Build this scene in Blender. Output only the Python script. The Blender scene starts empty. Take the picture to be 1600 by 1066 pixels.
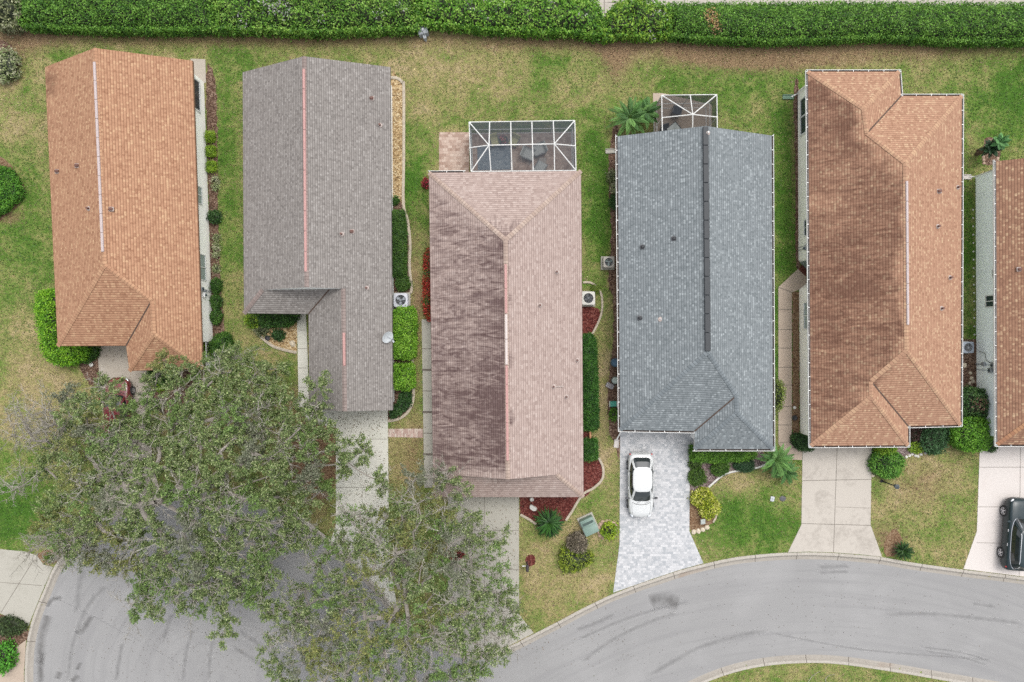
import bpy, bmesh, math, random
import numpy as np
from mathutils import Vector, Matrix
random.seed(7); rng = np.random.default_rng(7)
C = bpy.context.scene.collection
# ---------------------------------------------------------------- camera, light, exposure
H, S = 50.0, 21.5            # drone height (m) and photo pixels per metre on the ground
cam = bpy.data.objects.new('camera', bpy.data.cameras.new('camera')); C.objects.link(cam)
cam.location = (0, 0, H); cam.rotation_euler = (0, 0, 0)
cam.data.sensor_width = 36; cam.data.lens = 36 * H / (1600 / S)
cam.data.clip_start = 0.5; cam.data.clip_end = 5000
bpy.context.scene.camera = cam
SUN_EL, SUN_AZ = math.radians(67), math.radians(30)      # azimuth from +Y towards +X
w = bpy.data.worlds.new('World'); bpy.context.scene.world = w; w.use_nodes = True
wt = w.node_tree; bg = wt.nodes['Background']
sky = wt.nodes.new('ShaderNodeTexSky'); sky.sky_type = 'NISHITA'; sky.sun_disc = False
sky.sun_elevation = SUN_EL; sky.sun_rotation = SUN_AZ; sky.dust_density = 4; sky.air_density = 1
hsv = wt.nodes.new('ShaderNodeHueSaturation'); hsv.inputs['Saturation'].default_value = 0.22
wt.links.new(sky.outputs[0], hsv.inputs['Color']); wt.links.new(hsv.outputs[0], bg.inputs['Color'])
bg.inputs['Strength'].default_value = 0.15
sl = bpy.data.lights.new('sun', 'SUN'); sl.energy = .5; sl.angle = math.radians(25); sl.color = (1, 0.96, 0.9)
so = bpy.data.objects.new('sun', sl); C.objects.link(so)
sd = Vector((math.sin(SUN_AZ) * math.cos(SUN_EL), math.cos(SUN_AZ) * math.cos(SUN_EL), math.sin(SUN_EL)))
so.rotation_euler = sd.to_track_quat('Z', 'Y').to_euler(); so.location = (0, 0, 60)
sc = bpy.context.scene
sc.view_settings.view_transform = 'Standard'; sc.view_settings.look = 'None'
sc.view_settings.exposure = 1.1; sc.view_settings.gamma = 1
try:
    sc.cycles.max_bounces = 6; sc.cycles.transparent_max_bounces = 12; sc.cycles.diffuse_bounces = 5
    sc.cycles.use_denoising = False
except Exception: pass
# ---------------------------------------------------------------- helpers
def P(px, py, z=0.0):
    """survey point: photo pixel of something standing at height z, as metres"""
    k = (H - z) / H / S
    return Vector(((px - 800) * k, -(py - 533) * k, z))
GAIN = 1.9
def lin(v):
    v /= 255.0
    return v / 12.92 if v <= 0.04045 else ((v + 0.055) / 1.055) ** 2.4
def K(r, g, b, f=1.0):
    return (lin(r) / GAIN * f, lin(g) / GAIN * f, lin(b) / GAIN * f, 1)
class NT:
    def __init__(s, name, rough=0.85, metal=0.0, spec=0.3):
        s.m = bpy.data.materials.new(name); s.m.use_nodes = True; s.t = s.m.node_tree
        s.b = s.t.nodes['Principled BSDF']; s.b.inputs['Roughness'].default_value = rough
        s.b.inputs['Metallic'].default_value = metal; s.b.inputs['Specular IOR Level'].default_value = spec
    def n(s, ty, props=None, **ins):
        nd = s.t.nodes.new('ShaderNode' + ty)
        for k, v in (props or {}).items(): setattr(nd, k, v)
        for k, v in ins.items(): s.set(nd, k.replace('_', ' ') if k.replace('_', ' ') in nd.inputs else k, v)
        return nd
    def set(s, nd, k, v):
        inp = nd.inputs[int(k[1:])] if k[0] == 'i' and k[1:].isdigit() else nd.inputs[k]
        if isinstance(v, bpy.types.NodeSocket): s.t.links.new(v, inp)
        elif isinstance(v, bpy.types.Node): s.t.links.new(v.outputs[0], inp)
        else: inp.default_value = v
    def obj(s): return s.n('TexCoord').outputs['Object']
    def uv(s): return s.n('TexCoord').outputs['UV']
    def mapping(s, vec, scale=(1, 1, 1), rot=(0, 0, 0), loc=(0, 0, 0)):
        m = s.n('Mapping', Vector=vec); m.inputs['Scale'].default_value = scale
        m.inputs['Rotation'].default_value = rot; m.inputs['Location'].default_value = loc
        return m.outputs[0]
    def noise(s, vec, scale, detail=4, rough=0.6, dist=0.0):
        return s.n('TexNoise', Vector=vec, Scale=scale, Detail=detail, Roughness=rough, Distortion=dist).outputs[0]
    def ramp(s, fac, stops, interp='LINEAR'):
        r = s.n('ValToRGB', Fac=fac); cr = r.color_ramp; cr.interpolation = interp
        while len(cr.elements) > len(stops): cr.elements.remove(cr.elements[-1])
        while len(cr.elements) < len(stops): cr.elements.new(0.5)
        for e, (p, c) in zip(cr.elements, stops): e.position = p; e.color = c if len(c) == 4 else (*c, 1)
        return r.outputs[0]
    def mix(s, fac, a, b, mode='MIX'):
        m = s.n('Mix', {'data_type': 'RGBA', 'blend_type': mode})
        for i, v in ((0, fac), (6, a), (7, b)):
            if isinstance(v, bpy.types.NodeSocket): s.t.links.new(v, m.inputs[i])
            else: m.inputs[i].default_value = v
        return m.outputs[2]
    def math(s, op, a, b=0.0, clamp=False):
        m = s.n('Math', {'operation': op, 'use_clamp': clamp}); s.set(m, 'i0', a); s.set(m, 'i1', b)
        return m.outputs[0]
    def attr(s, name): return s.n('Attribute', {'attribute_name': name})
    def bump(s, h, strength=0.3, dist=0.02):
        b = s.n('Bump', Height=h, Strength=strength, Distance=dist); s.t.links.new(b.outputs[0], s.b.inputs['Normal'])
    def col(s, c):
        s.set(s.b, 'Base Color', c); return s.m
G1 = lambda v: (v, v, v, 1)
def plain(name, c, rough=0.6, metal=0.0, vary=0.12, scale=3.0, spec=0.4, bump=0.0):
    t = NT(name, rough, metal, spec); n = t.noise(t.obj(), scale, 5, 0.65)
    lo = tuple(x * (1 - vary) for x in c[:3]) + (1,); hi = tuple(min(1, x * (1 + vary)) for x in c[:3]) + (1,)
    t.col(t.ramp(n, [(0.3, lo), (0.7, hi)]))
    if bump: t.bump(t.noise(t.obj(), scale * 12, 3), bump, 0.01)
    return t.m
def mesh_obj(name, verts, faces, mats, parent=None, uvs=None, midx=None, smooth=False):
    me = bpy.data.meshes.new(name); me.from_pydata([tuple(v) for v in verts], [], faces)
    for m in (mats if isinstance(mats, (list, tuple)) else [mats]): me.materials.append(m)
    if uvs is not None:
        l = me.uv_layers.new(name='UVMap'); i = 0
        for f, fu in zip(faces, uvs):
            for c in fu: l.data[i].uv = c; i += 1
    if midx is not None: me.polygons.foreach_set('material_index', midx)
    if smooth: me.polygons.foreach_set('use_smooth', [True] * len(me.polygons))
    me.update()
    o = bpy.data.objects.new(name, me); C.objects.link(o)
    if parent is not None: o.parent = parent
    return o
class MB:
    """collects shapes into one mesh; optional material index"""
    def __init__(s): s.v = []; s.f = []; s.i = []
    def add(s, v, f, mi=0):
        b = len(s.v); s.v += [tuple(x) for x in v]; s.f += [tuple(b + i for i in q) for q in f]; s.i += [mi] * len(f)
    def box(s, c, size, rz=0, mi=0, M=None, bev=0.0):
        x, y, z = (d / 2 for d in size); ch = min(bev, x * .9, y * .9)
        if ch > 0:
            ring = [(x - ch, -y), (x, -y + ch), (x, y - ch), (x - ch, y), (-x + ch, y), (-x, y - ch), (-x, -y + ch), (-x + ch, -y)]
            zc = min(ch, z * .8); sx, sy = (x - ch) / x, (y - ch) / y
            vs = [(a, b, -z) for a, b in ring] + [(a, b, z - zc) for a, b in ring] + [(a * sx, b * sy, z) for a, b in ring]
            fs = [tuple(range(7, -1, -1)), tuple(range(16, 24))] + [(j * 8 + i, j * 8 + (i + 1) % 8, j * 8 + 8 + (i + 1) % 8, j * 8 + 8 + i) for j in (0, 1) for i in range(8)]
        else:
            vs = [(a, b, d) for d in (-z, z) for a, b in ((-x, -y), (x, -y), (x, y), (-x, y))]
            fs = [(3, 2, 1, 0), (4, 5, 6, 7), (0, 1, 5, 4), (1, 2, 6, 5), (2, 3, 7, 6), (3, 0, 4, 7)]
        T = M if M is not None else Matrix.Translation(c) @ Matrix.Rotation(rz, 4, 'Z')
        s.add([T @ Vector(v) for v in vs], fs, mi)
    def tube(s, pts, rad, n=8, mi=0, cap=True):
        pts = [Vector(p) for p in pts]; R = rad if isinstance(rad, (list, tuple)) else [rad] * len(pts)
        vs = []; up = Vector((0, 0, 1))
        for i, p in enumerate(pts):
            d = (pts[min(i + 1, len(pts) - 1)] - pts[max(i - 1, 0)]).normalized()
            a = d.cross(up if abs(d.z) < .95 else Vector((1, 0, 0))).normalized(); b = d.cross(a)
            vs += [p + (a * math.cos(t) + b * math.sin(t)) * R[i] for t in (2 * math.pi * k / n for k in range(n))]
        fs = [(i * n + k, i * n + (k + 1) % n, (i + 1) * n + (k + 1) % n, (i + 1) * n + k) for i in range(len(pts) - 1) for k in range(n)]
        if cap: fs += [tuple(range(n - 1, -1, -1)), tuple(range((len(pts) - 1) * n, len(pts) * n))]
        s.add(vs, fs, mi)
    def lathe(s, c, prof, n=20, mi=0, M=None):
        """prof: (r, z) rings"""
        T = M if M is not None else Matrix.Translation(c)
        vs = [T @ Vector((r * math.cos(2 * math.pi * k / n), r * math.sin(2 * math.pi * k / n), z)) for r, z in prof for k in range(n)]
        fs = [(i * n + k, i * n + (k + 1) % n, (i + 1) * n + (k + 1) % n, (i + 1) * n + k) for i in range(len(prof) - 1) for k in range(n)]
        fs += [tuple(range(n - 1, -1, -1)), tuple(range((len(prof) - 1) * n, len(prof) * n))]
        s.add(vs, fs, mi)
    def prism(s, poly, z0, z1, mi=0):
        n = len(poly); s.add([(p[0], p[1], z0) for p in poly] + [(p[0], p[1], z1) for p in poly],
                             [tuple(range(n - 1, -1, -1)), tuple(range(n, 2 * n))] + [(i, (i + 1) % n, n + (i + 1) % n, n + i) for i in range(n)], mi)
    def build(s, name, mats, parent=None, smooth=False):
        o = mesh_obj(name, s.v, s.f, mats, parent, midx=s.i)
        if smooth:
            me = o.data; me.polygons.foreach_set('use_smooth', [True] * len(me.polygons))
            try: me.set_sharp_from_angle(angle=math.radians(38))
            except Exception: pass
        return o
def tag(o, label=None, cat=None, group=None, kind=None):
    if label: o['label'] = label
    if cat: o['category'] = cat
    if group: o['group'] = group
    if kind: o['kind'] = kind
    return o
def thing(name, label, cat, loc=(0, 0, 0), group=None):
    o = bpy.data.objects.new(name, None); C.objects.link(o); o.empty_display_size = .3
    o['base'] = [float(v) for v in loc]
    return tag(o, label, cat, group)
def settle(o):
    """move the empty to its base, keeping children where they are"""
    b = Vector(o['base']); del o['base']; o.location = b
    for ch in o.children:
        if ch.type == 'MESH': ch.data.transform(Matrix.Translation(-b))
        def rec(c):
            for g in c.children:
                if g.type == 'MESH': g.data.transform(Matrix.Translation(-b))
                rec(g)
        rec(ch)
    return o
def smooth_path(pts, sub=6, closed=False):
    out = []; n = len(pts); g = lambda i: pts[i % n] if closed else pts[max(0, min(n - 1, i))]
    for i in range(n if closed else n - 1):
        a, b, c, d = (np.array(g(i + k), float) for k in (-1, 0, 1, 2))
        for k in range(sub):
            t = k / sub
            out.append(tuple(.5 * ((2 * b) + (c - a) * t + (2 * a - 5 * b + 4 * c - d) * t * t + (3 * b - a - 3 * c + d) * t ** 3)))
    if not closed: out.append(tuple(pts[-1]))
    return out
def offset_path(pts, d):
    """shift an open xy path to its right by d"""
    out = []
    for i in range(len(pts)):
        a = pts[max(i - 1, 0)]; b = pts[min(i + 1, len(pts) - 1)]
        dx, dy = b[0] - a[0], b[1] - a[1]; l = math.hypot(dx, dy) or 1
        out.append((pts[i][0] + dy / l * d, pts[i][1] - dx / l * d))
    return out
def inset_poly(poly, d):
    n = len(poly); ar = sum(poly[i][0] * poly[(i + 1) % n][1] - poly[(i + 1) % n][0] * poly[i][1] for i in range(n))
    sgn = 1 if ar > 0 else -1; out = []
    for i in range(n):
        p0, p1, p2 = (Vector(poly[(i + k) % n][:2]) for k in (-1, 0, 1))
        e1 = (p1 - p0).normalized(); e2 = (p2 - p1).normalized()
        n1 = Vector((-e1.y, e1.x)) * sgn; n2 = Vector((-e2.y, e2.x)) * sgn
        den = 1 + n1.dot(n2); out.append(tuple(p1 + (n1 + n2) * (d / max(den, .25))))
    return out
def inside(x, y, poly):
    x = np.asarray(x); y = np.asarray(y); r = np.zeros(x.shape, bool); n = len(poly)
    for i in range(n):
        x1, y1 = poly[i][:2]; x2, y2 = poly[(i + 1) % n][:2]
        if y1 == y2: continue
        c = ((y1 > y) != (y2 > y)) & (x < (x2 - x1) * (y - y1) / (y2 - y1) + x1); r ^= c
    return r
def edge_dist(x, y, poly):
    d = np.full(np.shape(x), 1e9); n = len(poly)
    for i in range(n):
        x1, y1 = poly[i][:2]; x2, y2 = poly[(i + 1) % n][:2]; dx, dy = x2 - x1, y2 - y1
        t = np.clip(((x - x1) * dx + (y - y1) * dy) / max(dx * dx + dy * dy, 1e-9), 0, 1)
        d = np.minimum(d, np.hypot(x - x1 - t * dx, y - y1 - t * dy))
    return d
EXCL = []
def fill(name, polys, z, mats, kind='structure', parent=None, skirt=0.0, strips=(), label=None):
    """flat sheets (pixel polygons) with a real edge below; strips are thin joint lines 4 mm above"""
    bm = bmesh.new()
    for poly in polys:
        EXCL.append([tuple(P(*p[:2]).xy) for p in poly])
        vs = [bm.verts.new(P(*p[:2]) + Vector((0, 0, z))) for p in poly]
        f = bm.faces.new(vs); f.normal_update()
        if f.normal.z < 0: f.normal_flip()
        if skirt:
            lo = [bm.verts.new(v.co - Vector((0, 0, skirt))) for v in vs]
            for i in range(len(vs)): bm.faces.new((vs[i], vs[(i + 1) % len(vs)], lo[(i + 1) % len(vs)], lo[i]))
        if len(vs) > 4: bmesh.ops.triangulate(bm, faces=[f])
    for a, b, wd in strips:
        A, B = P(*a), P(*b); d = (B - A).normalized(); nn = Vector((-d.y, d.x, 0)) * wd / 2; up = Vector((0, 0, z + .004))
        f = bm.faces.new([bm.verts.new(q + up) for q in (A - nn, B - nn, B + nn, A + nn)]); f.material_index = 1
    me = bpy.data.meshes.new(name); bm.to_mesh(me); bm.free()
    for m in (mats if isinstance(mats, (list, tuple)) else [mats]): me.materials.append(m)
    o = bpy.data.objects.new(name, me); C.objects.link(o); o.parent = parent
    tag(o, label, kind=kind); return o
# ---------------------------------------------------------------- materials
def shingle(name, lo, mid, hi, row=.2, tab=.26, stain=None, amount=1.0, wav=1.1):
    t = NT(name, .95, spec=.15); uv = t.uv()
    br = t.n('TexBrick', {'offset': .37, 'offset_frequency': 3, 'squash': 1.35, 'squash_frequency': 3}, Vector=uv, Scale=1.0)
    br.inputs['Brick Width'].default_value = tab; br.inputs['Row Height'].default_value = row
    br.inputs['Mortar Size'].default_value = .006; br.inputs['Mortar Smooth'].default_value = .3
    br.inputs['Color1'].default_value = G1(0); br.inputs['Color2'].default_value = G1(1); br.inputs['Mortar'].default_value = G1(.5)
    n1 = t.noise(uv, 1.3, 5, .7); n2 = t.noise(t.mapping(uv, (6, 9, 1)), 1, 3, .7)
    n3 = t.noise(t.mapping(uv, (17, 14, 1)), 1, 2, .8)
    v = t.math('ADD', t.math('MULTIPLY', br.outputs['Color'], .44), t.math('MULTIPLY', n2, .28)); v = t.math('ADD', v, t.math('MULTIPLY', n3, .28))
    v = t.math('ADD', v, t.math('MULTIPLY', t.math('SUBTRACT', n1, .5), .22))
    c = t.ramp(v, [(.2, lo), (.42, tuple(x * .95 for x in mid[:3])), (.6, mid), (.83, hi)])
    # lower edge of each course is a dark line (the course shadow put into the colour)
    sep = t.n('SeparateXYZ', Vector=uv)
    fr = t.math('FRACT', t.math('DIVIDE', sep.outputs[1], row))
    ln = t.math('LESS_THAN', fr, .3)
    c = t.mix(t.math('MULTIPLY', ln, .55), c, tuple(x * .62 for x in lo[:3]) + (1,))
    if stain is not None:
        at = t.attr('stain').outputs['Fac']
        a1 = t.noise(t.mapping(uv, (4.2, .8, 1)), 1, 4, .6, 1.2); a2 = t.noise(t.mapping(uv, (1, .35, 1)), .6, 3, .6)
        s = t.math('ADD', t.math('MULTIPLY', t.math('SUBTRACT', a1, .5), wav), t.math('ADD', t.math('MULTIPLY', a2, .6), .3))
        s = t.math('MULTIPLY', t.math('SUBTRACT', t.math('ADD', s, at), 1.0), 2.0, True)
        c = t.mix(t.math('MULTIPLY', s, amount), c, stain, 'MULTIPLY')
    t.bump(t.math('ADD', t.math('MULTIPLY', fr, -.7), t.math('MULTIPLY', n2, .5)), .5, .02)
    return t.col(c)
M = {}
M['roof1'] = shingle('tan_shingle', K(164, 118, 92), K(203, 157, 126), K(234, 198, 158), row=.17, tab=.14, stain=(.45, .42, .42, 1), amount=.8)
M['roof2'] = shingle('grey_brown_shingle', K(128, 122, 118), K(163, 157, 152), K(196, 191, 186), row=.15, tab=.13)
M['roof3'] = shingle('pinkish_shingle', K(172, 150, 142), K(200, 179, 170), K(222, 205, 196), row=.17, tab=.2, stain=(.34, .29, .305, 1), amount=1, wav=1.5)
M['roof4'] = shingle('blue_grey_shingle', K(120, 128, 131), K(151, 158, 161), K(200, 208, 210), row=.17, tab=.13)
M['roof5'] = shingle('golden_tan_shingle', K(168, 126, 102), K(201, 158, 131), K(238, 210, 172), row=.17, tab=.14, stain=(.4, .36, .37, 1), amount=.95, wav=1.0)
M['roof6'] = shingle('russet_shingle', K(140, 104, 86), K(174, 134, 110), K(232, 204, 166), row=.17, tab=.14, stain=(.5, .45, .45, 1), amount=.6)
def capmat(name, a, b):
    t = NT(name, .95, spec=.15); uv = t.uv()
    br = t.n('TexBrick', {'offset': 0.0}, Vector=uv, Scale=1.0); br.inputs['Brick Width'].default_value = .22; br.inputs['Row Height'].default_value = 5
    br.inputs['Mortar Size'].default_value = .02; br.inputs['Color1'].default_value = a; br.inputs['Color2'].default_value = b
    br.inputs['Mortar'].default_value = tuple(x * .6 for x in a[:3]) + (1,)
    n = t.noise(t.obj(), 5, 4)
    return t.col(t.mix(t.math('MULTIPLY', n, .5), br.outputs[0], a))
M['cap1'] = capmat('tan_ridge_cap', K(196, 150, 120), K(222, 180, 144)); M['cap2'] = capmat('grey_ridge_cap', K(158, 143, 137), K(178, 162, 156))
M['cap3'] = capmat('pinkish_ridge_cap', K(188, 165, 152), K(216, 196, 182)); M['cap4'] = capmat('blue_grey_ridge_cap', K(130, 138, 142), K(160, 168, 172))
M['cap5'] = capmat('golden_ridge_cap', K(194, 152, 126), K(226, 190, 154)); M['cap6'] = capmat('russet_ridge_cap', K(180, 132, 104), K(214, 168, 126))
M['valley'] = plain('dark_valley_strip', K(96, 78, 68), .9)  # dark strip laid along each roof valley
def sidingmat(name, c):
    t = NT(name, .6); n = t.noise(t.obj(), 1.2, 5); sep = t.n('SeparateXYZ', Vector=t.obj())
    fr = t.math('FRACT', t.math('MULTIPLY', sep.outputs[2], 5)); l = t.math('LESS_THAN', fr, .1)
    cc = t.ramp(n, [(.3, tuple(x * .9 for x in c[:3]) + (1,)), (.7, c)])
    return t.col(t.mix(t.math('MULTIPLY', l, .12), cc, tuple(x * .6 for x in c[:3]) + (1,)))
M['cream'] = plain('cream_stucco', (.92, .91, .85, 1), .9, vary=.05, bump=.15)
M['white_siding'] = sidingmat('white_siding', (.92, .93, .91, 1))
M['blue_siding'] = sidingmat('pale_blue_siding', (.88, .94, .95, 1))
M['cream_siding'] = sidingmat('cream_siding', (.93, .91, .82, 1))
M['soffit'] = plain('soffit', (.6, .6, .57, 1), .8)
M['white'] = plain('white_aluminium', (.6, .6, .58, 1), .5, vary=.16, scale=1.4)
M['pink_vent'] = plain('faded_pink_ridge_vent', K(208, 160, 154), .6, vary=.08)
M['pale_vent'] = plain('pale_ridge_vent', K(212, 196, 194), .6, vary=.06)
M['white_vent'] = plain('whitish_ridge_vent', K(232, 218, 212), .6, vary=.06)
M['dark_vent'] = plain('charcoal_ridge_vent', K(60, 64, 68), .6, vary=.08)
M['gutter_dark'] = plain('gutter_debris_and_shade', K(80, 68, 62), .95, vary=.4, scale=8)  # debris brown, its dark tone also paints the shade inside the channel
M['pipe_brown'] = plain('brown_vent_pipe', K(120, 84, 74), .6); M['pipe_black'] = plain('black_vent_cap', K(52, 54, 58), .6)
M['pipe_lead'] = plain('lead_flashing', K(196, 180, 172), .5)
M['win'] = plain('window_glass', (.03, .045, .05, 1), .08, spec=.6, vary=.3)
M['blind'] = plain('window_blind', K(190, 205, 198), .5, spec=.5, vary=.1)
M['black'] = plain('black_plastic', (.02, .02, .022, 1), .5); M['dark'] = plain('dark_metal', (.06, .06, .065, 1), .5)
M['grey_metal'] = plain('grey_metal', K(190, 195, 200), .4, .3); M['door'] = plain('grey_green_door', K(150, 165, 158), .6)
M['stone'] = plain('pale_stone', K(226, 212, 188), .9, vary=.2, scale=9, bump=.3)
M['edging'] = plain('concrete_edging', K(205, 192, 172), .95, vary=.2, scale=4, bump=.3)
M['joint'] = plain('joint_line', K(128, 120, 110), .95, vary=.3)
M['bark'] = plain('grey_bark', K(168, 160, 150), .95, vary=.3, scale=6, bump=.5)
M['twig'] = plain('pale_twig', K(192, 184, 170), .95, vary=.25, scale=2)
M['brownwood'] = plain('brown_stem', K(110, 88, 70), .95, vary=.3)
def leafmat(name, trans=.25, rough=.55):
    t = NT(name, rough, spec=.35); a = t.attr('Col').outputs['Color']; t.set(t.b, 'Base Color', a)
    tr = t.n('BsdfTranslucent', Color=a); mx = t.n('MixShader', Fac=trans)
    out = t.t.nodes['Material Output']; t.t.links.new(t.b.outputs[0], mx.inputs[1]); t.t.links.new(tr.outputs[0], mx.inputs[2])
    t.t.links.new(mx.outputs[0], out.inputs['Surface']); return t.m
M['leaf'] = leafmat('leaf')
def groundcover(name, cols, scale=9, bump=.6, vary=.5):
    t = NT(name, .95, spec=.2); v = t.n('TexVoronoi', Vector=t.mapping(t.obj(), (1, 1.25, 1)), Scale=scale, Randomness=1.0)
    sp = t.n('SeparateColor', Color=v.outputs['Color']); n = t.noise(t.obj(), scale * 2.2, 4, .7)
    big = t.noise(t.obj(), 1.1, 4)
    f = t.math('ADD', t.math('MULTIPLY', sp.outputs[0], .6), t.math('MULTIPLY', n, .4))
    f = t.math('ADD', f, t.math('MULTIPLY', t.math('SUBTRACT', big, .5), .4))
    k = len(cols); c = t.ramp(f, [(.15 + .7 * i / (k - 1), cc) for i, cc in enumerate(cols)])
    t.bump(v.outputs['Distance'], bump, .04); return t.col(c)
M['mulch'] = groundcover('brown_mulch', [K(58, 42, 34), K(104, 78, 64), K(132, 106, 88), K(176, 152, 134)], 13)
M['purple_mulch'] = groundcover('grey_purple_mulch', [K(74, 58, 58), K(118, 100, 98), K(150, 132, 128), K(190, 176, 170)], 12)
M['red_mulch'] = groundcover('red_mulch', [K(62, 28, 26), K(100, 46, 42), K(122, 62, 54), K(160, 108, 98)], 13)
M['rock'] = groundcover('tan_river_rock', [K(110, 86, 58), K(176, 146, 104), K(212, 184, 138), K(238, 222, 186)], 11)
M['litter'] = groundcover('leaf_litter', [K(92, 66, 48), K(134, 104, 78), K(152, 124, 96), K(176, 154, 126)], 14)
def concrete(name, c, stain, amount=.35, scale=.6):
    t = NT(name, .9, spec=.2); o = t.obj(); n = t.noise(o, scale, 6, .65, .4); n2 = t.noise(o, 14, 4, .7); n3 = t.noise(o, 3.1, 5, .75)
    cc = t.ramp(n2, [(.25, tuple(x * .9 for x in c[:3]) + (1,)), (.75, tuple(x * 1.06 for x in c[:3]) + (1,))])
    f = t.math('MULTIPLY', t.math('SUBTRACT', t.math('ADD', t.math('MULTIPLY', n, .6), t.math('MULTIPLY', n3, .4)), .5), 5, True)
    cc = t.mix(t.math('MULTIPLY', f, amount), cc, stain)
    t.bump(n2, .2, .005); return t.col(cc)
M['conc_tan'] = concrete('tan_concrete', K(214, 206, 195), K(160, 152, 142), .75)
M['conc_white'] = concrete('new_pale_concrete', K(240, 232, 226), K(222, 208, 200), .4)
M['conc_grey'] = concrete('weathered_concrete', K(200, 196, 184), K(164, 160, 146), .6)
M['conc_green'] = concrete('greenish_pale_concrete', K(236, 234, 222), K(204, 206, 190), .6)
M['conc_path'] = concrete('brownish_path_concrete', K(208, 190, 172), K(172, 154, 138), .6)
M['conc_drive1'] = concrete('dull_concrete', K(204, 194, 180), K(176, 164, 148), .6)
def pavers(name, c0, c1, c2, bw, rh, rot=0, mort=K(190, 190, 190)):
    t = NT(name, .85, spec=.25); o = t.mapping(t.obj(), rot=(0, 0, rot))
    br = t.n('TexBrick', {'offset': .5, 'squash': .6, 'squash_frequency': 3}, Vector=o, Scale=1.0)
    br.inputs['Brick Width'].default_value = bw; br.inputs['Row Height'].default_value = rh; br.inputs['Mortar Size'].default_value = .008
    br.inputs['Color1'].default_value = G1(0); br.inputs['Color2'].default_value = G1(1); br.inputs['Mortar'].default_value = G1(.45)
    n = t.noise(o, 2.2, 5, .7)
    f = t.math('ADD', t.math('MULTIPLY', br.outputs['Color'], .6), t.math('MULTIPLY', n, .4))
    c = t.ramp(f, [(.2, c0), (.5, c1), (.8, c2)]); c = t.mix(t.math('MULTIPLY', br.outputs['Fac'], .5), c, mort)
    t.bump(t.math('MULTIPLY', br.outputs['Fac'], -1), .3, .01); return t.col(c)
M['pav4'] = pavers('silver_pavers', K(186, 190, 194), K(212, 213, 215), K(230, 230, 231), .26, .17)
M['pav3'] = pavers('rose_tan_pavers', K(176, 146, 130), K(206, 180, 164), K(224, 202, 186), .3, .2, mort=K(160, 140, 126))
M['brick'] = pavers('pale_brick_step', K(190, 160, 148), K(214, 188, 176), K(228, 214, 200), .42, .12, math.pi / 2, mort=K(150, 130, 120))
def kerbmat():
    t = NT('kerb_concrete', .92, spec=.2); uv = t.uv(); sep = t.n('SeparateXYZ', Vector=uv); o = t.obj()
    n = t.noise(o, 7, 5, .75); n2 = t.noise(t.mapping(uv, (.35, 5, 1)), 1, 5, .65); n3 = t.noise(t.mapping(uv, (.5, 1, 1)), .5, 3)
    c = t.ramp(n, [(.3, K(184, 176, 164)), (.7, K(216, 210, 200))])
    inner = t.math('GREATER_THAN', sep.outputs[1], .2)                    # the gutter pan holds dirt
    f = t.math('MULTIPLY', t.math('ADD', t.math('MULTIPLY', inner, .48), t.math('MULTIPLY', t.math('SUBTRACT', n2, .5), 1.0)), .8, True)
    c = t.mix(f, c, K(150, 143, 134)); fr = t.math('FRACT', t.math('DIVIDE', sep.outputs[0], 3.05)); j = t.math('LESS_THAN', fr, .012)
    c = t.mix(j, c, K(88, 80, 72)); br = t.math('MULTIPLY', t.math('SUBTRACT', n3, .62), 6, True); c = t.mix(t.math('MULTIPLY', br, t.math('MULTIPLY', inner, .5)), c, K(160, 116, 84))
    t.bump(n, .3, .01); return t.col(c)
M['kerb'] = kerbmat()
def asphalt():
    t = NT('weathered_asphalt', .9, spec=.25); o = t.obj(); n = t.noise(o, 30, 3, .8); n1 = t.noise(o, .22, 5, .6, .6); n4 = t.noise(o, 3, 6, .75)
    c = t.ramp(n, [(.25, K(140, 140, 139)), (.55, K(175, 174, 173)), (.85, K(202, 201, 199))])
    c = t.mix(t.math('MULTIPLY', t.math('SUBTRACT', n1, .42), 2.2, True), c, K(184, 183, 182)); c = t.mix(t.math('MULTIPLY', n4, .25), c, K(154, 153, 153))
    # wheel-polished lanes follow the bend: rings about the bend's centre, weak and broken up
    uv = t.uv(); st = t.noise(t.mapping(uv, (.1, 2.4, 1)), 1, 5, .7); st2 = t.noise(t.mapping(uv, (.03, 1.1, 1), loc=(4, 2, 0)), 1, 2, .5)
    c = t.mix(t.math('MULTIPLY', t.math('MULTIPLY', t.math('SUBTRACT', st, .5), 6, True), .35), c, K(148, 147, 147))
    c = t.mix(t.math('MULTIPLY', t.math('MULTIPLY', t.math('SUBTRACT', st2, .52), 6, True), .35), c, K(152, 151, 152))
    t.bump(n, .4, .006); return t.col(c)
M['asphalt'] = asphalt()
def marks(name, c, a, sc=2.0):
    t = NT(name, .9); n = t.noise(t.obj(), sc, 5, .7); tr = t.n('BsdfTransparent'); mx = t.n('MixShader')
    ed = t.attr('fade').outputs['Fac']; f = t.math('MULTIPLY', t.math('MULTIPLY', t.math('ADD', t.math('MULTIPLY', n, 2.4), -.55), ed, True), a)
    t.t.links.new(f, mx.inputs[0]); t.t.links.new(tr.outputs[0], mx.inputs[1]); t.t.links.new(t.b.outputs[0], mx.inputs[2])
    t.t.links.new(mx.outputs[0], t.t.nodes['Material Output'].inputs['Surface']); return t.col(c)
M['tyre_mark'] = marks('tyre_rubber_mark', K(134, 133, 133), .24); M['wet'] = marks('damp_patch', K(128, 126, 124), .5, 1.6)
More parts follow.
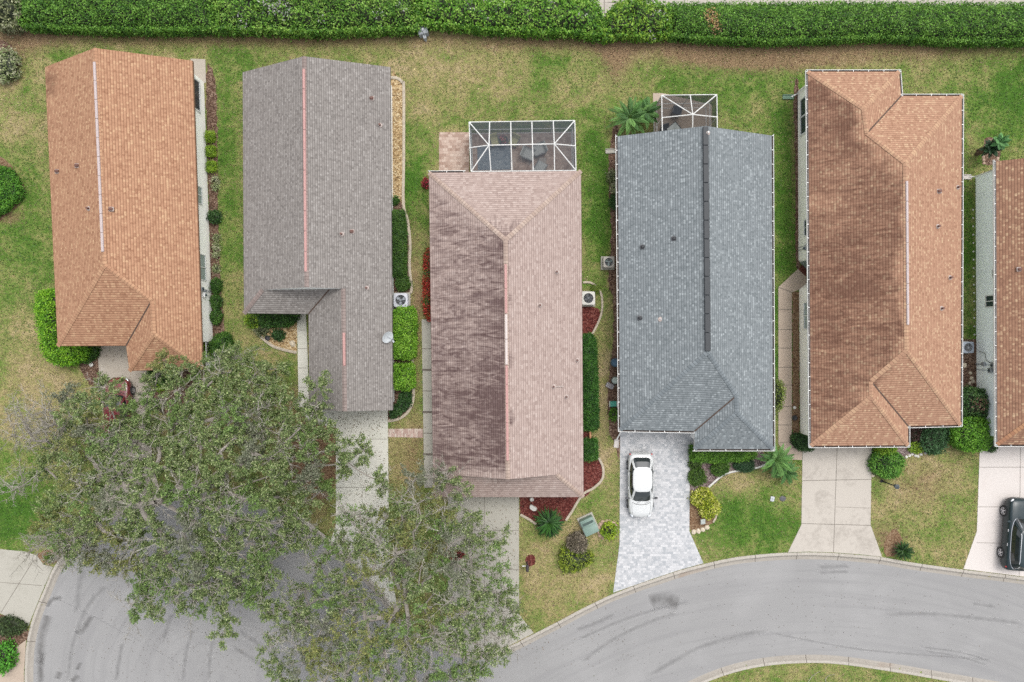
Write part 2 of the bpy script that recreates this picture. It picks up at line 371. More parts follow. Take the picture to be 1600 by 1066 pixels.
def grassmat():
    t = NT('lawn_grass', .95, spec=.15); o = t.obj(); g = t.attr('green').outputs['Fac']; d = t.attr('dirt').outputs['Fac']
    a = t.noise(o, .55, 5, .62, .5); b = t.noise(o, 2.6, 5, .7); f = t.noise(t.mapping(o, (1, 1.0, 1)), 6, 4, .9); f2 = t.noise(o, 14, 3, .85)
    e = t.math('ADD', g, t.math('MULTIPLY', t.math('SUBTRACT', a, .5), 1.7)); e = t.math('ADD', e, t.math('MULTIPLY', t.math('SUBTRACT', b, .5), 1.0))
    e = t.math('ADD', e, t.math('MULTIPLY', t.math('SUBTRACT', f, .5), 1.15))
    c = t.ramp(e, [(0, K(200, 180, 140)), (.25, K(180, 168, 116)), (.5, K(153, 160, 94)), (.76, K(112, 144, 62)), (1, K(84, 126, 44))])
    dd = t.math('ADD', d, t.math('MULTIPLY', t.math('SUBTRACT', b, .5), 1.5)); dd = t.math('ADD', dd, t.math('MULTIPLY', t.math('SUBTRACT', f, .5), .8))
    br = t.ramp(f2, [(.25, K(116, 86, 66)), (.5, K(160, 128, 102)), (.8, K(198, 170, 142))])
    c = t.mix(t.math('MULTIPLY', t.math('MULTIPLY', t.math('SUBTRACT', dd, .34), 1.7, True), .85), c, br)
    c = t.mix(1.0, c, t.ramp(f2, [(.32, G1(.5)), (.52, G1(1)), (.74, G1(1.45))]), 'MULTIPLY')
    c = t.mix(1.0, c, t.ramp(f, [(.33, G1(.66)), (.5, G1(1)), (.67, G1(1.32))]), 'MULTIPLY')
    t.bump(t.math('ADD', f, f2), .8, .05); return t.col(c)
M['grass'] = grassmat()
# ---------------------------------------------------------------- road, kerbs, ground
TOPK = [(39, 1330), (39, 1110), (39, 1047), (42, 1005), (52, 963), (68, 924), (84, 887), (105, 860), (140, 825), (185, 797), (235, 779), (290, 769), (350, 769),
        (410, 781), (462, 804), (510, 838), (550, 876), (590, 916), (622, 956), (655, 990), (695, 1010), (735, 1020), (768, 1018), (797, 1009), (829, 993), (874, 970),
        (900, 956), (934, 939), (958, 928), (1000, 912), (1021, 905), (1060, 892), (1097, 882), (1142, 872), (1181, 867), (1220, 864), (1262, 863), (1300, 864),
        (1341, 867), (1380, 871), (1425, 879), (1504, 890), (1600, 902), (1750, 925), (2100, 985)]
BOTK = [(2100, 1180), (1750, 1112), (1600, 1085), (1467, 1062), (1397, 1050), (1313, 1038), (1256, 1036), (1200, 1040), (1150, 1050), (1100, 1068), (1040, 1100), (980, 1150), (900, 1260)]
top = smooth_path([tuple(P(*p))[:2] for p in TOPK], 5); bot = smooth_path([tuple(P(*p))[:2] for p in BOTK], 5)
PROF = [(0, -.2), (0, .03), (.03, .045), (.2, .045), (.29, -.05), (.34, -.085), (.6, -.105), (.6, -.2)]
def kerb(path, name):
    rings = [offset_path(path, o) for o, z in PROF]; vs = []; fs = []; uvs = []; L = [0]
    for i in range(1, len(path)): L.append(L[-1] + math.dist(path[i], path[i - 1]))
    for i in range(len(path)):
        for r, (o, z) in zip(rings, PROF): vs.append((*r[i], z))
    n = len(PROF)
    for i in range(len(path) - 1):
        for j in range(n - 1):
            fs.append((i * n + j, (i + 1) * n + j, (i + 1) * n + j + 1, i * n + j + 1))
            uvs.append([(L[i], PROF[j][0]), (L[i + 1], PROF[j][0]), (L[i + 1], PROF[j + 1][0]), (L[i], PROF[j + 1][0])])
    return tag(mesh_obj(name, vs, fs, M['kerb'], uvs=uvs), kind='structure')
kerb(top, 'kerb'); kerb(bot, 'kerb')
rt = offset_path(top, .55); rb = offset_path(bot, .55)
road_poly = rt + rb + [tuple(P(760, 1400))[:2], tuple(P(335, 1440))[:2]]
hole = offset_path(top, .26) + offset_path(bot, .26) + [tuple(P(760, 1400))[:2], tuple(P(335, 1440))[:2]]
# road: strips between the kerbs, parameterised along the bend so wear follows it
bm = bmesh.new(); vs = [bm.verts.new((x, y, -.1)) for x, y in road_poly]; f = bm.faces.new(vs); f.normal_update()
if f.normal.z < 0: f.normal_flip()
bmesh.ops.triangulate(bm, faces=[f])
cB = P(1270, 1800); cA = P(335, 1062); bm.verts.index_update()
for it in range(5):
    le = [e for e in bm.edges if e.calc_length() > 2.2]
    if not le: break
    bmesh.ops.subdivide_edges(bm, edges=le, cuts=1); bmesh.ops.triangulate(bm, faces=[f for f in bm.faces if len(f.verts) > 3])
uvl = bm.loops.layers.uv.new('UVMap')
for f in bm.faces:
    ce = f.calc_center_median()
    q = P(640, 900); useA = ce.x < P(700, 900).x
    for l in f.loops:
        c0 = cA if useA else cB; v = l.vert.co - c0; a = math.atan2(v.x, v.y)
        l[uvl].uv = (a * (13 if useA else 42), v.xy.length)
me = bpy.data.meshes.new('road'); bm.to_mesh(me); bm.free(); me.materials.append(M['asphalt'])
road = bpy.data.objects.new('road', me); C.objects.link(road); road['kind'] = 'structure'
def mark(path_px, width, mat, name='tyre_mark', z=-.096):
    pts = [tuple(P(*p))[:2] for p in path_px]; pts = smooth_path(pts, 4) if len(pts) > 2 else smooth_path([pts[0], tuple((np.array(pts[0]) + np.array(pts[1])) / 2), pts[1]], 3)
    a = offset_path(pts, -width / 2); b = offset_path(pts, width / 2); n = len(pts)
    vs = [(*p, z) for p in a] + [(*p, z) for p in pts] + [(*p, z) for p in b]
    fs = [(i, i + 1, n + i + 1, n + i) for i in range(n - 1)] + [(n + i, n + i + 1, 2 * n + i + 1, 2 * n + i) for i in range(n - 1)]
    o = mesh_obj(name, vs, fs, mat); at = o.data.attributes.new('fade', 'FLOAT', 'POINT')
    for k in range(n):
        e = 0 if k in (0, n - 1) else 1
        at.data[k].value = 0; at.data[n + k].value = e * 1.2; at.data[2 * n + k].value = 0
    for p in o.data.polygons:
        if p.normal.z < 0: o.data.flip_normals(); break
    o.parent = road; return o
for pth, wd in [([(1200, 989), (1320, 1012), (1400, 1021), (1548, 1032)], .12), ([(1445, 1018), (1500, 1027), (1546, 1041)], .12), ([(1440, 1012), (1500, 1020), (1549, 1034)], .12),
                ([(1380, 962), (1450, 960), (1520, 966), (1600, 975)], .25), ([(1278, 887), (1330, 885)], .3), ([(1278, 896), (1328, 894)], .2), ([(1520, 944), (1556, 949)], .2),
                ([(905, 1000), (960, 975), (1010, 958), (1080, 940)], .2), ([(910, 1036), (950, 1005), (1010, 975), (1060, 958)], .25), ([(900, 985), (930, 975), (960, 960)], .25),
                ([(1010, 1060), (1100, 1010), (1200, 985)], .3),
                ([(360, 1010), (400, 1035), (440, 1070)], .3), ([(370, 985), (420, 1020), (470, 1066)], .3), ([(285, 1066), (290, 1020), (300, 985)], .25), ([(325, 1066), (327, 1030), (332, 1000)], .25),
                ([(118, 960), (122, 920), (130, 890)], .4), ([(105, 1066), (112, 1010), (135, 950), (165, 915)], .3), ([(180, 1066), (186, 1030), (190, 1005)], .3), ([(255, 1000), (262, 975), (268, 960)], .3)]:
    mark(pth, wd * 1.5, M['tyre_mark'])
for pth, wd in [([(60, 1040), (64, 1000), (70, 975), (74, 962)], .75), ([(62, 1070), (62, 1040), (66, 1020)], .6), ([(118, 992), (130, 982), (142, 962)], .6), ([(1015, 942), (1040, 938), (1062, 946)], 1.3),
                ([(685, 1075), (705, 1058), (730, 1045), (748, 1034)], 1.3), ([(72, 950), (80, 938), (96, 934)], .4), ([(88, 1062), (92, 1050)], .6), ([(110, 1066), (122, 1056)], .5), ([(118, 1048), (125, 1036)], .4)]:
    mark(pth, wd, M['wet'], 'damp_patch', -.092)
for pth in [[(78, 932), (110, 947), (170, 978), (230, 1010), (290, 1045)], [(143, 962), (170, 976)]]:
    mark(pth, .06, M['tyre_mark'], 'crack', -.09)
gx = np.concatenate([[-2500, -300, -90, -52], np.arange(-42, 42.01, .26), [52, 90, 300, 2500]])
gy = np.concatenate([[-2500, -300, -90, -45], np.arange(-34, 30.01, .26), [45, 90, 300, 2500]])
X, Y = np.meshgrid(gx, gy); nx, ny = len(gx), len(gy)
Z = np.where(inside(X, Y, hole), -.28, 0.0)
vs = np.stack([X.ravel(), Y.ravel(), Z.ravel()], 1)
I, J = np.meshgrid(np.arange(nx - 1), np.arange(ny - 1)); a = (J * nx + I).ravel()
fc = np.stack([a, a + 1, a + 1 + nx, a + nx], 1)
def np_mesh(name, v, f, mats):
    me = bpy.data.meshes.new(name); k = f.shape[1]; me.vertices.add(len(v)); me.vertices.foreach_set('co', v.astype(np.float32).ravel())
    me.loops.add(f.size); me.loops.foreach_set('vertex_index', f.astype(np.int32).ravel())
    me.polygons.add(len(f)); me.polygons.foreach_set('loop_start', np.arange(0, f.size, k, dtype=np.int32))
    me.update(calc_edges=True); me.validate()
    for m in mats: me.materials.append(m)
    return me
me = np_mesh('lawn', vs, fc, [M['grass']])
PX = 800 + X * S; PY = 533 - Y * S
green = np.full(X.shape, .47); dirt = np.zeros(X.shape)
GB = [(1590, 150, 40, 60, .45), (1540, 130, 50, 50, .15), (862, 100, 26, 18, .3), (843, 135, 22, 24, .35), (800, 190, 120, 25, .12), (645, 310, 26, 60, .5), (650, 240, 25, 50, .2), (935, 330, 26, 95, .48), (1225, 320, 26, 190, .5), (1510, 400, 20, 140, .45), (1180, 815, 75, 48, .55),
      (1150, 130, 50, 60, .3), (1060, 120, 45, 30, .28), (15, 800, 70, 60, .6), (40, 320, 50, 80, .28), (45, 430, 60, 60, .22), (352, 300, 24, 170, .3), (100, 85, 22, 16, .3), (375, 90, 40, 40, .15), (1225, 560, 20, 100, .4), (355, 560, 30, 60, .1),
      (1060, 125, 25, 25, .1), (930, 220, 30, 60, .25), (1100, 60, 50, 20, -.1), (1240, 690, 30, 40, .3), (1400, 830, 60, 40, .1), (1560, 200, 60, 60, .2),
      (650, 90, 60, 45, -.22), (750, 110, 90, 50, -.12), (60, 560, 60, 80, -.2), (100, 620, 60, 50, -.22), (880, 900, 70, 70, -.22), (945, 650, 18, 130, -.35), (1440, 760, 70, 60, -.15), (380, 500, 30, 60, -.1), (700, 150, 80, 50, -.05), (1320, 85, 60, 20, -.12),
      (480, 740, 60, 80, -.05), (1150, 745, 40, 30, -.2), (20, 180, 30, 60, -.2), (1130, 1055, 150, 20, .05), (1240, 760, 20, 50, -.15), (910, 1000, 40, 30, -.1)]
DB = [(960, 90, 28, 60, .55), (1110, 80, 90, 22, .6), (1200, 95, 70, 22, .5), (40, 62, 60, 22, .6), (110, 625, 45, 45, .3), (1445, 755, 45, 35, .38), (640, 720, 36, 70, .6), (650, 560, 12, 130, .55), (648, 400, 14, 90, .4), (470, 640, 40, 50, .4), (560, 720, 30, 90, .4),
      (1385, 840, 26, 22, .6), (1380, 810, 40, 60, .2), (1390, 76, 260, 30, .8), (845, 64, 240, 22, .8), (250, 56, 260, 24, .75), (500, 58, 150, 16, .5), (1130, 90, 110, 26, .5), (1500, 1050, 160, 16, .25), (500, 790, 30, 50, .5), (1215, 810, 20, 30, .2), (870, 800, 60, 20, .15), (400, 640, 120, 80, .25), (20, 100, 40, 50, .5),
      (958, 880, 8, 60, .3), (1100, 840, 20, 20, .35), (1238, 720, 10, 20, .5), (890, 940, 60, 60, .22), (1440, 760, 70, 60, .28), (1420, 850, 50, 30, .15), (880, 860, 60, 40, .22), (1150, 1055, 200, 14, .2), (965, 95, 25, 40, .3), (910, 560, 6, 100, .2), (1240, 250, 6, 130, .6), (1300, 98, 60, 10, .3), (15, 340, 30, 14, .8), (640, 350, 20, 40, .25), (660, 470, 20, 40, .4), (62, 860, 25, 10, .3), (700, 900, 90, 90, .3), (300, 700, 150, 80, .3)]
for cx, cy, rx, ry, a_ in GB: green += 1.0 * a_ * np.exp(-((PX - cx) / rx) ** 2 - ((PY - cy) / ry) ** 2)
for cx, cy, rx, ry, a_ in DB: dirt += a_ * np.exp(-((PX - cx) / rx) ** 2 - ((PY - cy) / ry) ** 2)
for nm, arr in (('green', green), ('dirt', dirt)):
    at = me.attributes.new(nm, 'FLOAT', 'POINT'); at.data.foreach_set('value', arr.ravel().astype(np.float32))
o = bpy.data.objects.new('lawn', me); C.objects.link(o); o['kind'] = 'structure'
# driveways, paths
D = fill
D('driveway', [[(151, 530), (200, 530), (200, 565), (234, 565), (236, 640), (238, 740), (256, 779), (232, 782), (190, 798), (150, 820), (168, 740), (160, 640)]], .03, [M['conc_drive1'], M['joint']], skirt=.2,
  strips=[((200, 614), (235, 613), .03), ((161, 690), (237, 689), .03), ((152, 614), (200, 614), .03)])
D('driveway', [[(486, 636), (606, 636), (608, 860), (614, 910), (622, 955), (590, 917), (550, 877), (516, 846), (525, 820), (525, 663), (500, 660), (490, 655)]], .03, [M['conc_green'], M['joint']], skirt=.2,
  strips=[((525, 687), (606, 686), .03), ((566, 762), (566, 880), .02), ((525, 762), (607, 761), .03)])
D('driveway', [[(700, 770), (811, 770), (811, 960), (834, 989), (797, 1008), (768, 1017), (735, 1019), (672, 1002), (700, 955)]], .03, [M['conc_grey'], M['joint']], skirt=.2,
  strips=[((757, 775), (757, 1014), .03), ((700, 829), (811, 829), .03), ((700, 890), (811, 890), .03), ((700, 955), (811, 955), .03)])
D('driveway', [[(969, 665), (1085, 665), (1083, 700), (1078, 706), (1077, 830), (1099, 880), (1060, 891), (1021, 904), (958, 926), (968, 850)]], .03, [M['pav4'], M['white']], skirt=.2)
D('driveway', [[(1254, 690), (1362, 690), (1360, 820), (1378, 870), (1341, 866), (1300, 863), (1262, 862), (1231, 863), (1252, 820)]], .03, [M['conc_tan'], M['joint']], skirt=.2,
  strips=[((1308, 692), (1302, 863), .035), ((1254, 751), (1361, 749), .035), ((1252, 818), (1360, 821), .035), ((1306, 792), (1360, 794), .02)])
D('driveway', [[(1531, 690), (1660, 690), (1655, 830), (1680, 914), (1600, 901), (1505, 889), (1526, 830)]], .03, [M['conc_white'], M['joint']], skirt=.2,
  strips=[((1530, 730), (1657, 730), .03), ((1528, 792), (1655, 792), .03), ((1526, 848), (1658, 850), .03), ((1594, 692), (1592, 900), .03)])
D('driveway', [[(-160, 850), (0, 858), (40, 862), (58, 868), (68, 882), (83, 886), (67, 923), (51, 962), (45, 978), (0, 958), (-160, 900)]], .03, [M['conc_grey'], M['joint']], skirt=.2,
  strips=[((50, 880), (2, 957), .035), ((-60, 905), (66, 915), .03)])
D('path', [[(41, 1000), (38, 1046), (38, 1150), (-40, 1150), (-20, 1066), (8, 1040), (14, 1020)]], .03, [M['conc_path'], M['joint']], skirt=.1)
D('path', [[(464, 486), (478, 486), (481, 560), (483, 634), (490, 657), (524, 662), (524, 668), (500, 664), (482, 656), (467, 640)]], .034, [M['conc_green'], M['joint']], skirt=.1,
  strips=[((465, 516), (479, 516), .03), ((465, 545), (480, 545), .03), ((466, 575), (480, 575), .03), ((466, 605), (481, 605), .03)])
D('path', [[(659, 499), (673, 499), (677, 762), (663, 762)]], .034, [M['conc_grey'], M['joint']], skirt=.1,
  strips=[((659 + i * .35, 545 + i * 33), (674 + i * .35, 545 + i * 33), .16 if i % 2 else .05) for i in range(7)])
D('path', [[(1216, 449), (1248, 419), (1267, 424), (1270, 434), (1248, 453), (1237, 457), (1237, 685), (1246, 699), (1253, 700), (1253, 719), (1236, 718), (1216, 694)]], .034, [M['conc_path'], M['joint']], skirt=.1,
  strips=[((1216, 449), (1237, 457), .04)] + [((1216, y), (1237, y), .04) for y in (484, 515, 544, 574, 602, 635, 664)] + [((1216, 692), (1237, 690), .03)])
D('path', [[(607, 670), (661, 670), (661, 684), (607, 683)]], .03, [M['brick'], M['joint']], skirt=.1)
D('patio', [[(686, 207), (733, 207), (733, 275), (686, 275)]], .034, [M['pav3'], M['joint']], skirt=.1)
D('patio', [[(736, 208), (898, 206), (900, 275), (736, 275)]], .036, [M['pav3'], M['joint']], skirt=.1)
D('patio', [[(1020, 146), (1036, 146), (1112, 164), (1112, 212), (1022, 214)]], .034, [M['conc_path'], M['joint']], skirt=.1)
D('patio', [[(298, 92), (321, 93), (322, 130), (298, 130)]], .034, [M['conc_drive1'], M['joint']], skirt=.1)
D('sidewalk', [[(560, 6), (940, 4), (1052, 10), (1600, 11), (1800, 12), (1800, -6), (560, -6)], [(925, 4), (962, 4), (962, 26), (925, 26)]], .034, [M['conc_tan'], M['joint']], skirt=.1, strips=[((944, -4), (944, 24), .05)])
D('dirt_strip', [[(900, -6.5), (1800, -6.5), (1800, -80), (900, -80)]], .02, M['litter'], kind='stuff')
# beds
def ragged(poly, amp=1.3):
    out = []; rr = random.Random(len(poly) * 7 + int(poly[0][0]))
    for i in range(len(poly)):
        a, b = poly[i], poly[(i + 1) % len(poly)]; n = max(1, int(math.dist(a, b) / 3.2))
        for k in range(n): out.append((a[0] + (b[0] - a[0]) * k / n + rr.uniform(-amp, amp), a[1] + (b[1] - a[1]) * k / n + rr.uniform(-amp, amp)))
    return out
def bed(poly, mat, z=.012, label=None, sm=True):
    return fill('planting_bed', [ragged(smooth_path(poly, 3, True) if sm else poly)], z, mat, kind='stuff', label=label)
def bed_old(poly, mat, z=.012, label=None, sm=True):
    return fill('planting_bed', [smooth_path(poly, 3, True) if sm else poly], z, mat, kind='stuff', label=label)
bed([(322, 122), (336, 122), (340, 200), (340, 300), (344, 420), (350, 500), (350, 548), (330, 552), (328, 400)], M['mulch'])
bed([(611, 123), (622, 126), (629, 134), (630, 250), (630, 315), (622, 325), (612, 322)], M['rock'])
bed([(612, 318), (630, 320), (637, 355), (640, 380), (639, 420), (642, 456), (612, 458)], M['mulch'], .016)
bed([(612, 480), (643, 480), (645, 560), (647, 600), (645, 630), (636, 646), (618, 656), (604, 657), (604, 640)], M['mulch'])
bed([(396, 490), (464, 490), (464, 550), (425, 540), (408, 526), (397, 512)], M['rock'], sm=False)
bed([(811, 770), (908, 770), (896, 793), (884, 813), (858, 832), (836, 819), (812, 803)], M['red_mulch'], sm=False)
bed([(908, 672), (922, 680), (922, 700), (936, 715), (943, 737), (938, 753), (925, 764), (910, 772)], M['red_mulch'])
bed([(908, 478), (924, 480), (937, 484), (936, 500), (925, 519), (908, 524)], M['red_mulch'])
bed([(954, 222), (968, 222), (969, 690), (962, 692), (951, 668), (950, 600), (957, 540), (958, 470), (950, 440), (955, 360), (951, 280)], M['mulch'])
bed([(1078, 700), (1190, 704), (1200, 724), (1172, 732), (1155, 735), (1130, 745), (1108, 762), (1092, 778), (1078, 790)], M['purple_mulch'], sm=False)
bed([(1078, 785), (1095, 775), (1118, 785), (1122, 800), (1116, 815), (1100, 825), (1084, 831), (1078, 822)], M['litter'], .016)
bed([(1362, 692), (1422, 692), (1424, 662), (1502, 662), (1512, 676), (1500, 692), (1470, 690), (1450, 702), (1418, 712), (1405, 722), (1380, 742), (1363, 742)], M['purple_mulch'], sm=False)
bed([(1238, 456), (1249, 456), (1249, 690), (1241, 688), (1238, 670)], M['litter'], sm=False)
bed([(1240, 150), (1248, 140), (1250, 404), (1243, 406), (1243, 280)], M['mulch'])
bed([(1502, 530), (1526, 530), (1527, 640), (1502, 640)], M['mulch'], sm=False)
bed([(-40, 235), (8, 250), (28, 275), (40, 300), (22, 328), (-6, 350), (-40, 360)], M['litter'], .016)
bed([(-40, 60), (12, 66), (26, 92), (24, 120), (-40, 130)], M['mulch'], .016)
bed([(-40, 962), (0, 960), (42, 980), (40, 1002), (14, 1018), (6, 1040), (-40, 1050)], M['mulch'])
bed([(58, 866), (88, 858), (92, 872), (76, 884)], M['litter'], .016)
bed([(470, 664), (522, 664), (524, 750), (500, 780), (450, 740), (440, 690)], M['litter'], .008)
bed([(1440, 560), (1440, 561), (1441, 560)], M['mulch'], .002) if False else None
bed([(1538, 218), (1562, 222), (1560, 252), (1537, 256)], M['mulch'])
bed([(120, 536), (154, 536), (156, 600), (140, 600), (126, 575)], M['mulch'])
bed([(1385, 838), (1400, 828), (1412, 850), (1400, 868), (1382, 866)], M['litter'], .008)
bed([(236, 566), (300, 566), (300, 640), (238, 640)], M['mulch'], .008)
# ---------------------------------------------------------------- houses
E = 2.74
def Zp(px, py, a, b, m=.51):
    """height of a roof point seen at px,py on the slope that rises from the eave a-b"""
    z = 4.0
    for _ in range(30):
        p = P(px, py, z).xy; A = P(*a, E).xy; B = P(*b, E).xy; d = (B - A).normalized()
        z = E + m * abs((p - A).x * d.y - (p - A).y * d.x)
    return z
def P3(p): return P(p[0], p[1], p[2])
def frame_boxes(mb, A, B, up, w, t, lites, mi=0):
    """rectangular frame in the plane A-B (bottom corners) and height vector up"""
    d = (B - A).normalized(); n = d.cross(up.normalized()); W = (B - A).length; Hh = up.length
    def bar(s0, s1, h0, h1):
        c = A + d * (s0 + s1) / 2 + up.normalized() * (h0 + h1) / 2
        Mx = Matrix((d, n, up.normalized())).transposed().to_4x4(); Mx.translation = c
        mb.box((0, 0, 0), (s1 - s0, t, h1 - h0), M=Mx, mi=mi)
    bar(0, W, 0, w); bar(0, W, Hh - w, Hh); bar(0, w, w, Hh - w); bar(W - w, W, w, Hh - w)
    for i in range(1, lites): bar(W * i / lites - w / 2, W * i / lites + w / 2, w, Hh - w)
class House:
    def __init__(s, name, label, k, wall, base, outline, ez, faces, caps, valleys, V, gut, fascia, foot=None, vert=()):
        s.o = thing(name, label, 'house', base); s.V = V; s.k = k
        W = {n: P3(v) for n, v in V.items()}; s.W = W
        bm = bmesh.new(); uvl = bm.loops.layers.uv.new('UVMap')
        for fn in faces:
            pts = [W[n] for n in fn]; f = bm.faces.new([bm.verts.new(p) for p in pts])
            e = (pts[1] - pts[0]).normalized(); f.normal_update(); nn = Vector((0, 0, 0))
            for i in range(len(pts)):
                a, b = pts[i], pts[(i + 1) % len(pts)]; nn += a.cross(b)
            nn.normalize(); up = nn.cross(e); up = up if up.z > 0 else -up
            for l in f.loops: l[uvl].uv = ((l.vert.co - pts[0]).dot(e) + 3.7 * len(fn), (l.vert.co - pts[0]).dot(up))
        bmesh.ops.remove_doubles(bm, verts=bm.verts, dist=.001); bmesh.ops.triangulate(bm, faces=bm.faces[:])
        for it in range(6):
            le = [e for e in bm.edges if e.calc_length() > 1.6]
            if not le: break
            bmesh.ops.subdivide_edges(bm, edges=le, cuts=1); bmesh.ops.triangulate(bm, faces=[f for f in bm.faces if len(f.verts) > 3])
        bm.normal_update()
        for f in bm.faces:
            if f.normal.z < 0: f.normal_flip()
        s.stain_layer = bm.verts.layers.float.new('stain')
        for v in bm.verts: v[s.stain_layer] = s.stain(v.co)
        def quad(ps, mi, L=None):
            f = bm.faces.new([bm.verts.new(p) for p in ps]); f.material_index = mi
            if L:
                for l, c in zip(f.loops, L): l[uvl].uv = c
        for a, b in caps:
            A, B = W[a], W[b]; d = (B - A); Lh = d.length; h = Vector((d.x, d.y, 0)).normalized(); sd = Vector((-h.y, h.x, 0)) * .15
            dr = .075 if abs(d.z) < .3 else .052; c = Vector((0, 0, .04)); q = Vector((0, 0, .035 - dr))
            for sg in (1, -1):
                quad([A + c, B + c, B + sd * sg + q, A + sd * sg + q][::-sg], 1, [(0, .1), (Lh, .1), (Lh, .3), (0, .3)][::-sg])
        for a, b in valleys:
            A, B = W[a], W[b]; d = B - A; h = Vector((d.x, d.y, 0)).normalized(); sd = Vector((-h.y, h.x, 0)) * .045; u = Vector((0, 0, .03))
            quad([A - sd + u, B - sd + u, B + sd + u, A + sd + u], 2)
        n = len(outline)
        for i in range(n):
            a, b = W[outline[i]], W[outline[(i + 1) % n]]; dn = Vector((0, 0, -.17)); quad([a, a + dn, b + dn, b], 3)
        ev = [W[q] for q in outline if V[q][2] <= E + .01]; f = bm.faces.new([bm.verts.new(p + Vector((0, 0, -.165))) for p in ev]); f.material_index = 4; f.normal_update()
        bmesh.ops.triangulate(bm, faces=[f])
        me = bpy.data.meshes.new('roof'); bm.to_mesh(me); bm.free()
        for m in (M['roof%d' % k], M['cap%d' % k], M['valley'], fascia, M['soffit']): me.materials.append(m)
        s.roof = bpy.data.objects.new('roof', me); C.objects.link(s.roof); s.roof.parent = s.o
        s.foot = [tuple(P(*p).xy) for p in foot] if foot else inset_poly([tuple(p.xy) for p in ev], .36 if k == 2 else .45)
        mb = MB(); m_ = len(s.foot)
        mb.add([(*p, -.05) for p in s.foot] + [(*p, E - .16) for p in s.foot], [(i, (i + 1) % m_, m_ + (i + 1) % m_, m_ + i) for i in range(m_)])
        for i, q in enumerate(outline):        # gable walls
            if V[q][2] > E + .01:
                a, b, c = W[outline[i - 1]], W[outline[(i + 1) % n]], W[q]; cen = sum((Vector((*p, 0)) for p in s.foot), Vector()) / m_
                inn = Vector((0, 1 if cen.y > c.y else -1, 0)) * .45
                mb.add([a + inn + Vector((0, 0, -.1)), b + inn + Vector((0, 0, -.1)), c + inn + Vector((0, 0, -.1))], [(0, 1, 2)])
        for fn in vert: mb.add([W[q] for q in fn], [tuple(range(len(fn)))])
        mb.build('wall', wall, s.o)
        for a, b in gut: s.gutter(W[a], W[b])
    def stain(s, p):
        x, y = 800 + p.x * S * H / (H - p.z), 533 - p.y * S * H / (H - p.z); r = lambda a, b, v: min(1, max(0, (v - a) / (b - a)))
        if s.k == 3:
            ridge = 790 + (y - 375) * .008
            if y < 375 and abs(x - 790) < (375 - y + 10) * 1.13:   # north slope, only near the top
                return .42 * r(330, 372, y) + .22 * r(290, 330, y)
            if x > ridge + 2: return 0.12
            v = .62 + .12 * r(500, 700, y); v *= 1 - r(735, 752, y); v -= .1 * r(350, 275, y)
            v -= .12 * (1 - r(670, 685, x)); v += .1 * r(700, 640, y) * r(560, 600, y) + .16 * r(735, 790, x) * r(300, 400, y)
            return v
        if s.k == 5:
            rx = 1415 if 255 < y < 548 else (1352 if y < 209 or y > 596 else (1355 + (y - 208) * 1.27 if y < 255 else 1417 - (y - 548) * 1.16))
            if x > rx or y < 112 + (x - 1262) * .66 or y > 697 - (x - 1267) * .82: return .2
            v = .78 + .12 * math.exp(-((x - 1330) / 30) ** 2 - ((y - 185) / 40) ** 2) * 1.6 + .08 * math.exp(-((x - 1320) / 50) ** 2 - ((y - 430) / 60) ** 2)
            v -= .2 * math.exp(-((x - 1290) / 50) ** 2 - ((y - 310) / 35) ** 2); v -= .1 * r(560, 690, y)
            return v
        if s.k == 1:
            return .15 + .55 * math.exp(-((x - 78) / 14) ** 2 - ((y - 130) / 25) ** 2) + .18 * r(160, 80, x)
        if s.k == 6: return .35
        return 0.0
    def gutter(s, A, B):
        d = (B - A).normalized(); out = Vector((d.y, -d.x, 0)); L = (B - A).length; mb = MB(); ang = math.atan2(d.y, d.x); mid = (A + B) / 2
        mb.box(mid + out * .125 + Vector((0, 0, -.06)), (L + .22, .024, .13), ang, 0)
        mb.box(mid + out * .05 + Vector((0, 0, -.11)), (L + .1, .12, .03), ang, 1)
        for e_ in (A, B): mb.box(e_ + out * .065 + Vector((0, 0, -.06)), (.03, .13, .125), ang, 0)
        nn = int(L / .95)
        for i in range(1, nn): mb.box(A + d * (L * i / nn) + out * .055 + Vector((0, 0, -.012)), (.035, .11, .012), ang, 0)
        mb.build('gutter', [M['white'], M['gutter_dark']], s.o)
    def wallpt(s, i, px, py, z):
        A = Vector((*s.foot[i], 0)); B = Vector((*s.foot[(i + 1) % len(s.foot)], 0)); d = (B - A).normalized()
        p = P(px, py, z); return (Vector((p.x, p.y, 0)) - A).dot(d), A, d, Vector((d.y, -d.x, 0))
    def window(s, i, y0, y1, px, z0, z1, lites=2, mat='win', name='window', fr=.06):
        a, A, d, n = s.wallpt(i, px, y0, (z0 + z1) / 2); b = s.wallpt(i, px, y1, (z0 + z1) / 2)[0]; a, b = min(a, b), max(a, b)
        c = Vector((0, 0, 0)); cen = sum((Vector((*p, 0)) for p in s.foot), Vector()) / len(s.foot)
        if n.dot(A + d * a - cen) < 0: n = -n
        A0 = A + d * a + n * .03 + Vector((0, 0, z0)); B0 = A + d * b + n * .03 + Vector((0, 0, z0)); mb = MB()
        frame_boxes(mb, A0, B0, Vector((0, 0, z1 - z0)), fr, .09, lites); w_ = mb.build(name, M['white'], s.o)
        g = MB(); frame_boxes(g, A0, B0, Vector((0, 0, z1 - z0)), .001, .002, 1)
        q = [A0, B0, B0 + Vector((0, 0, z1 - z0)), A0 + Vector((0, 0, z1 - z0))]; mesh_obj('pane', q, [(0, 1, 2, 3)], M[mat], w_); return w_
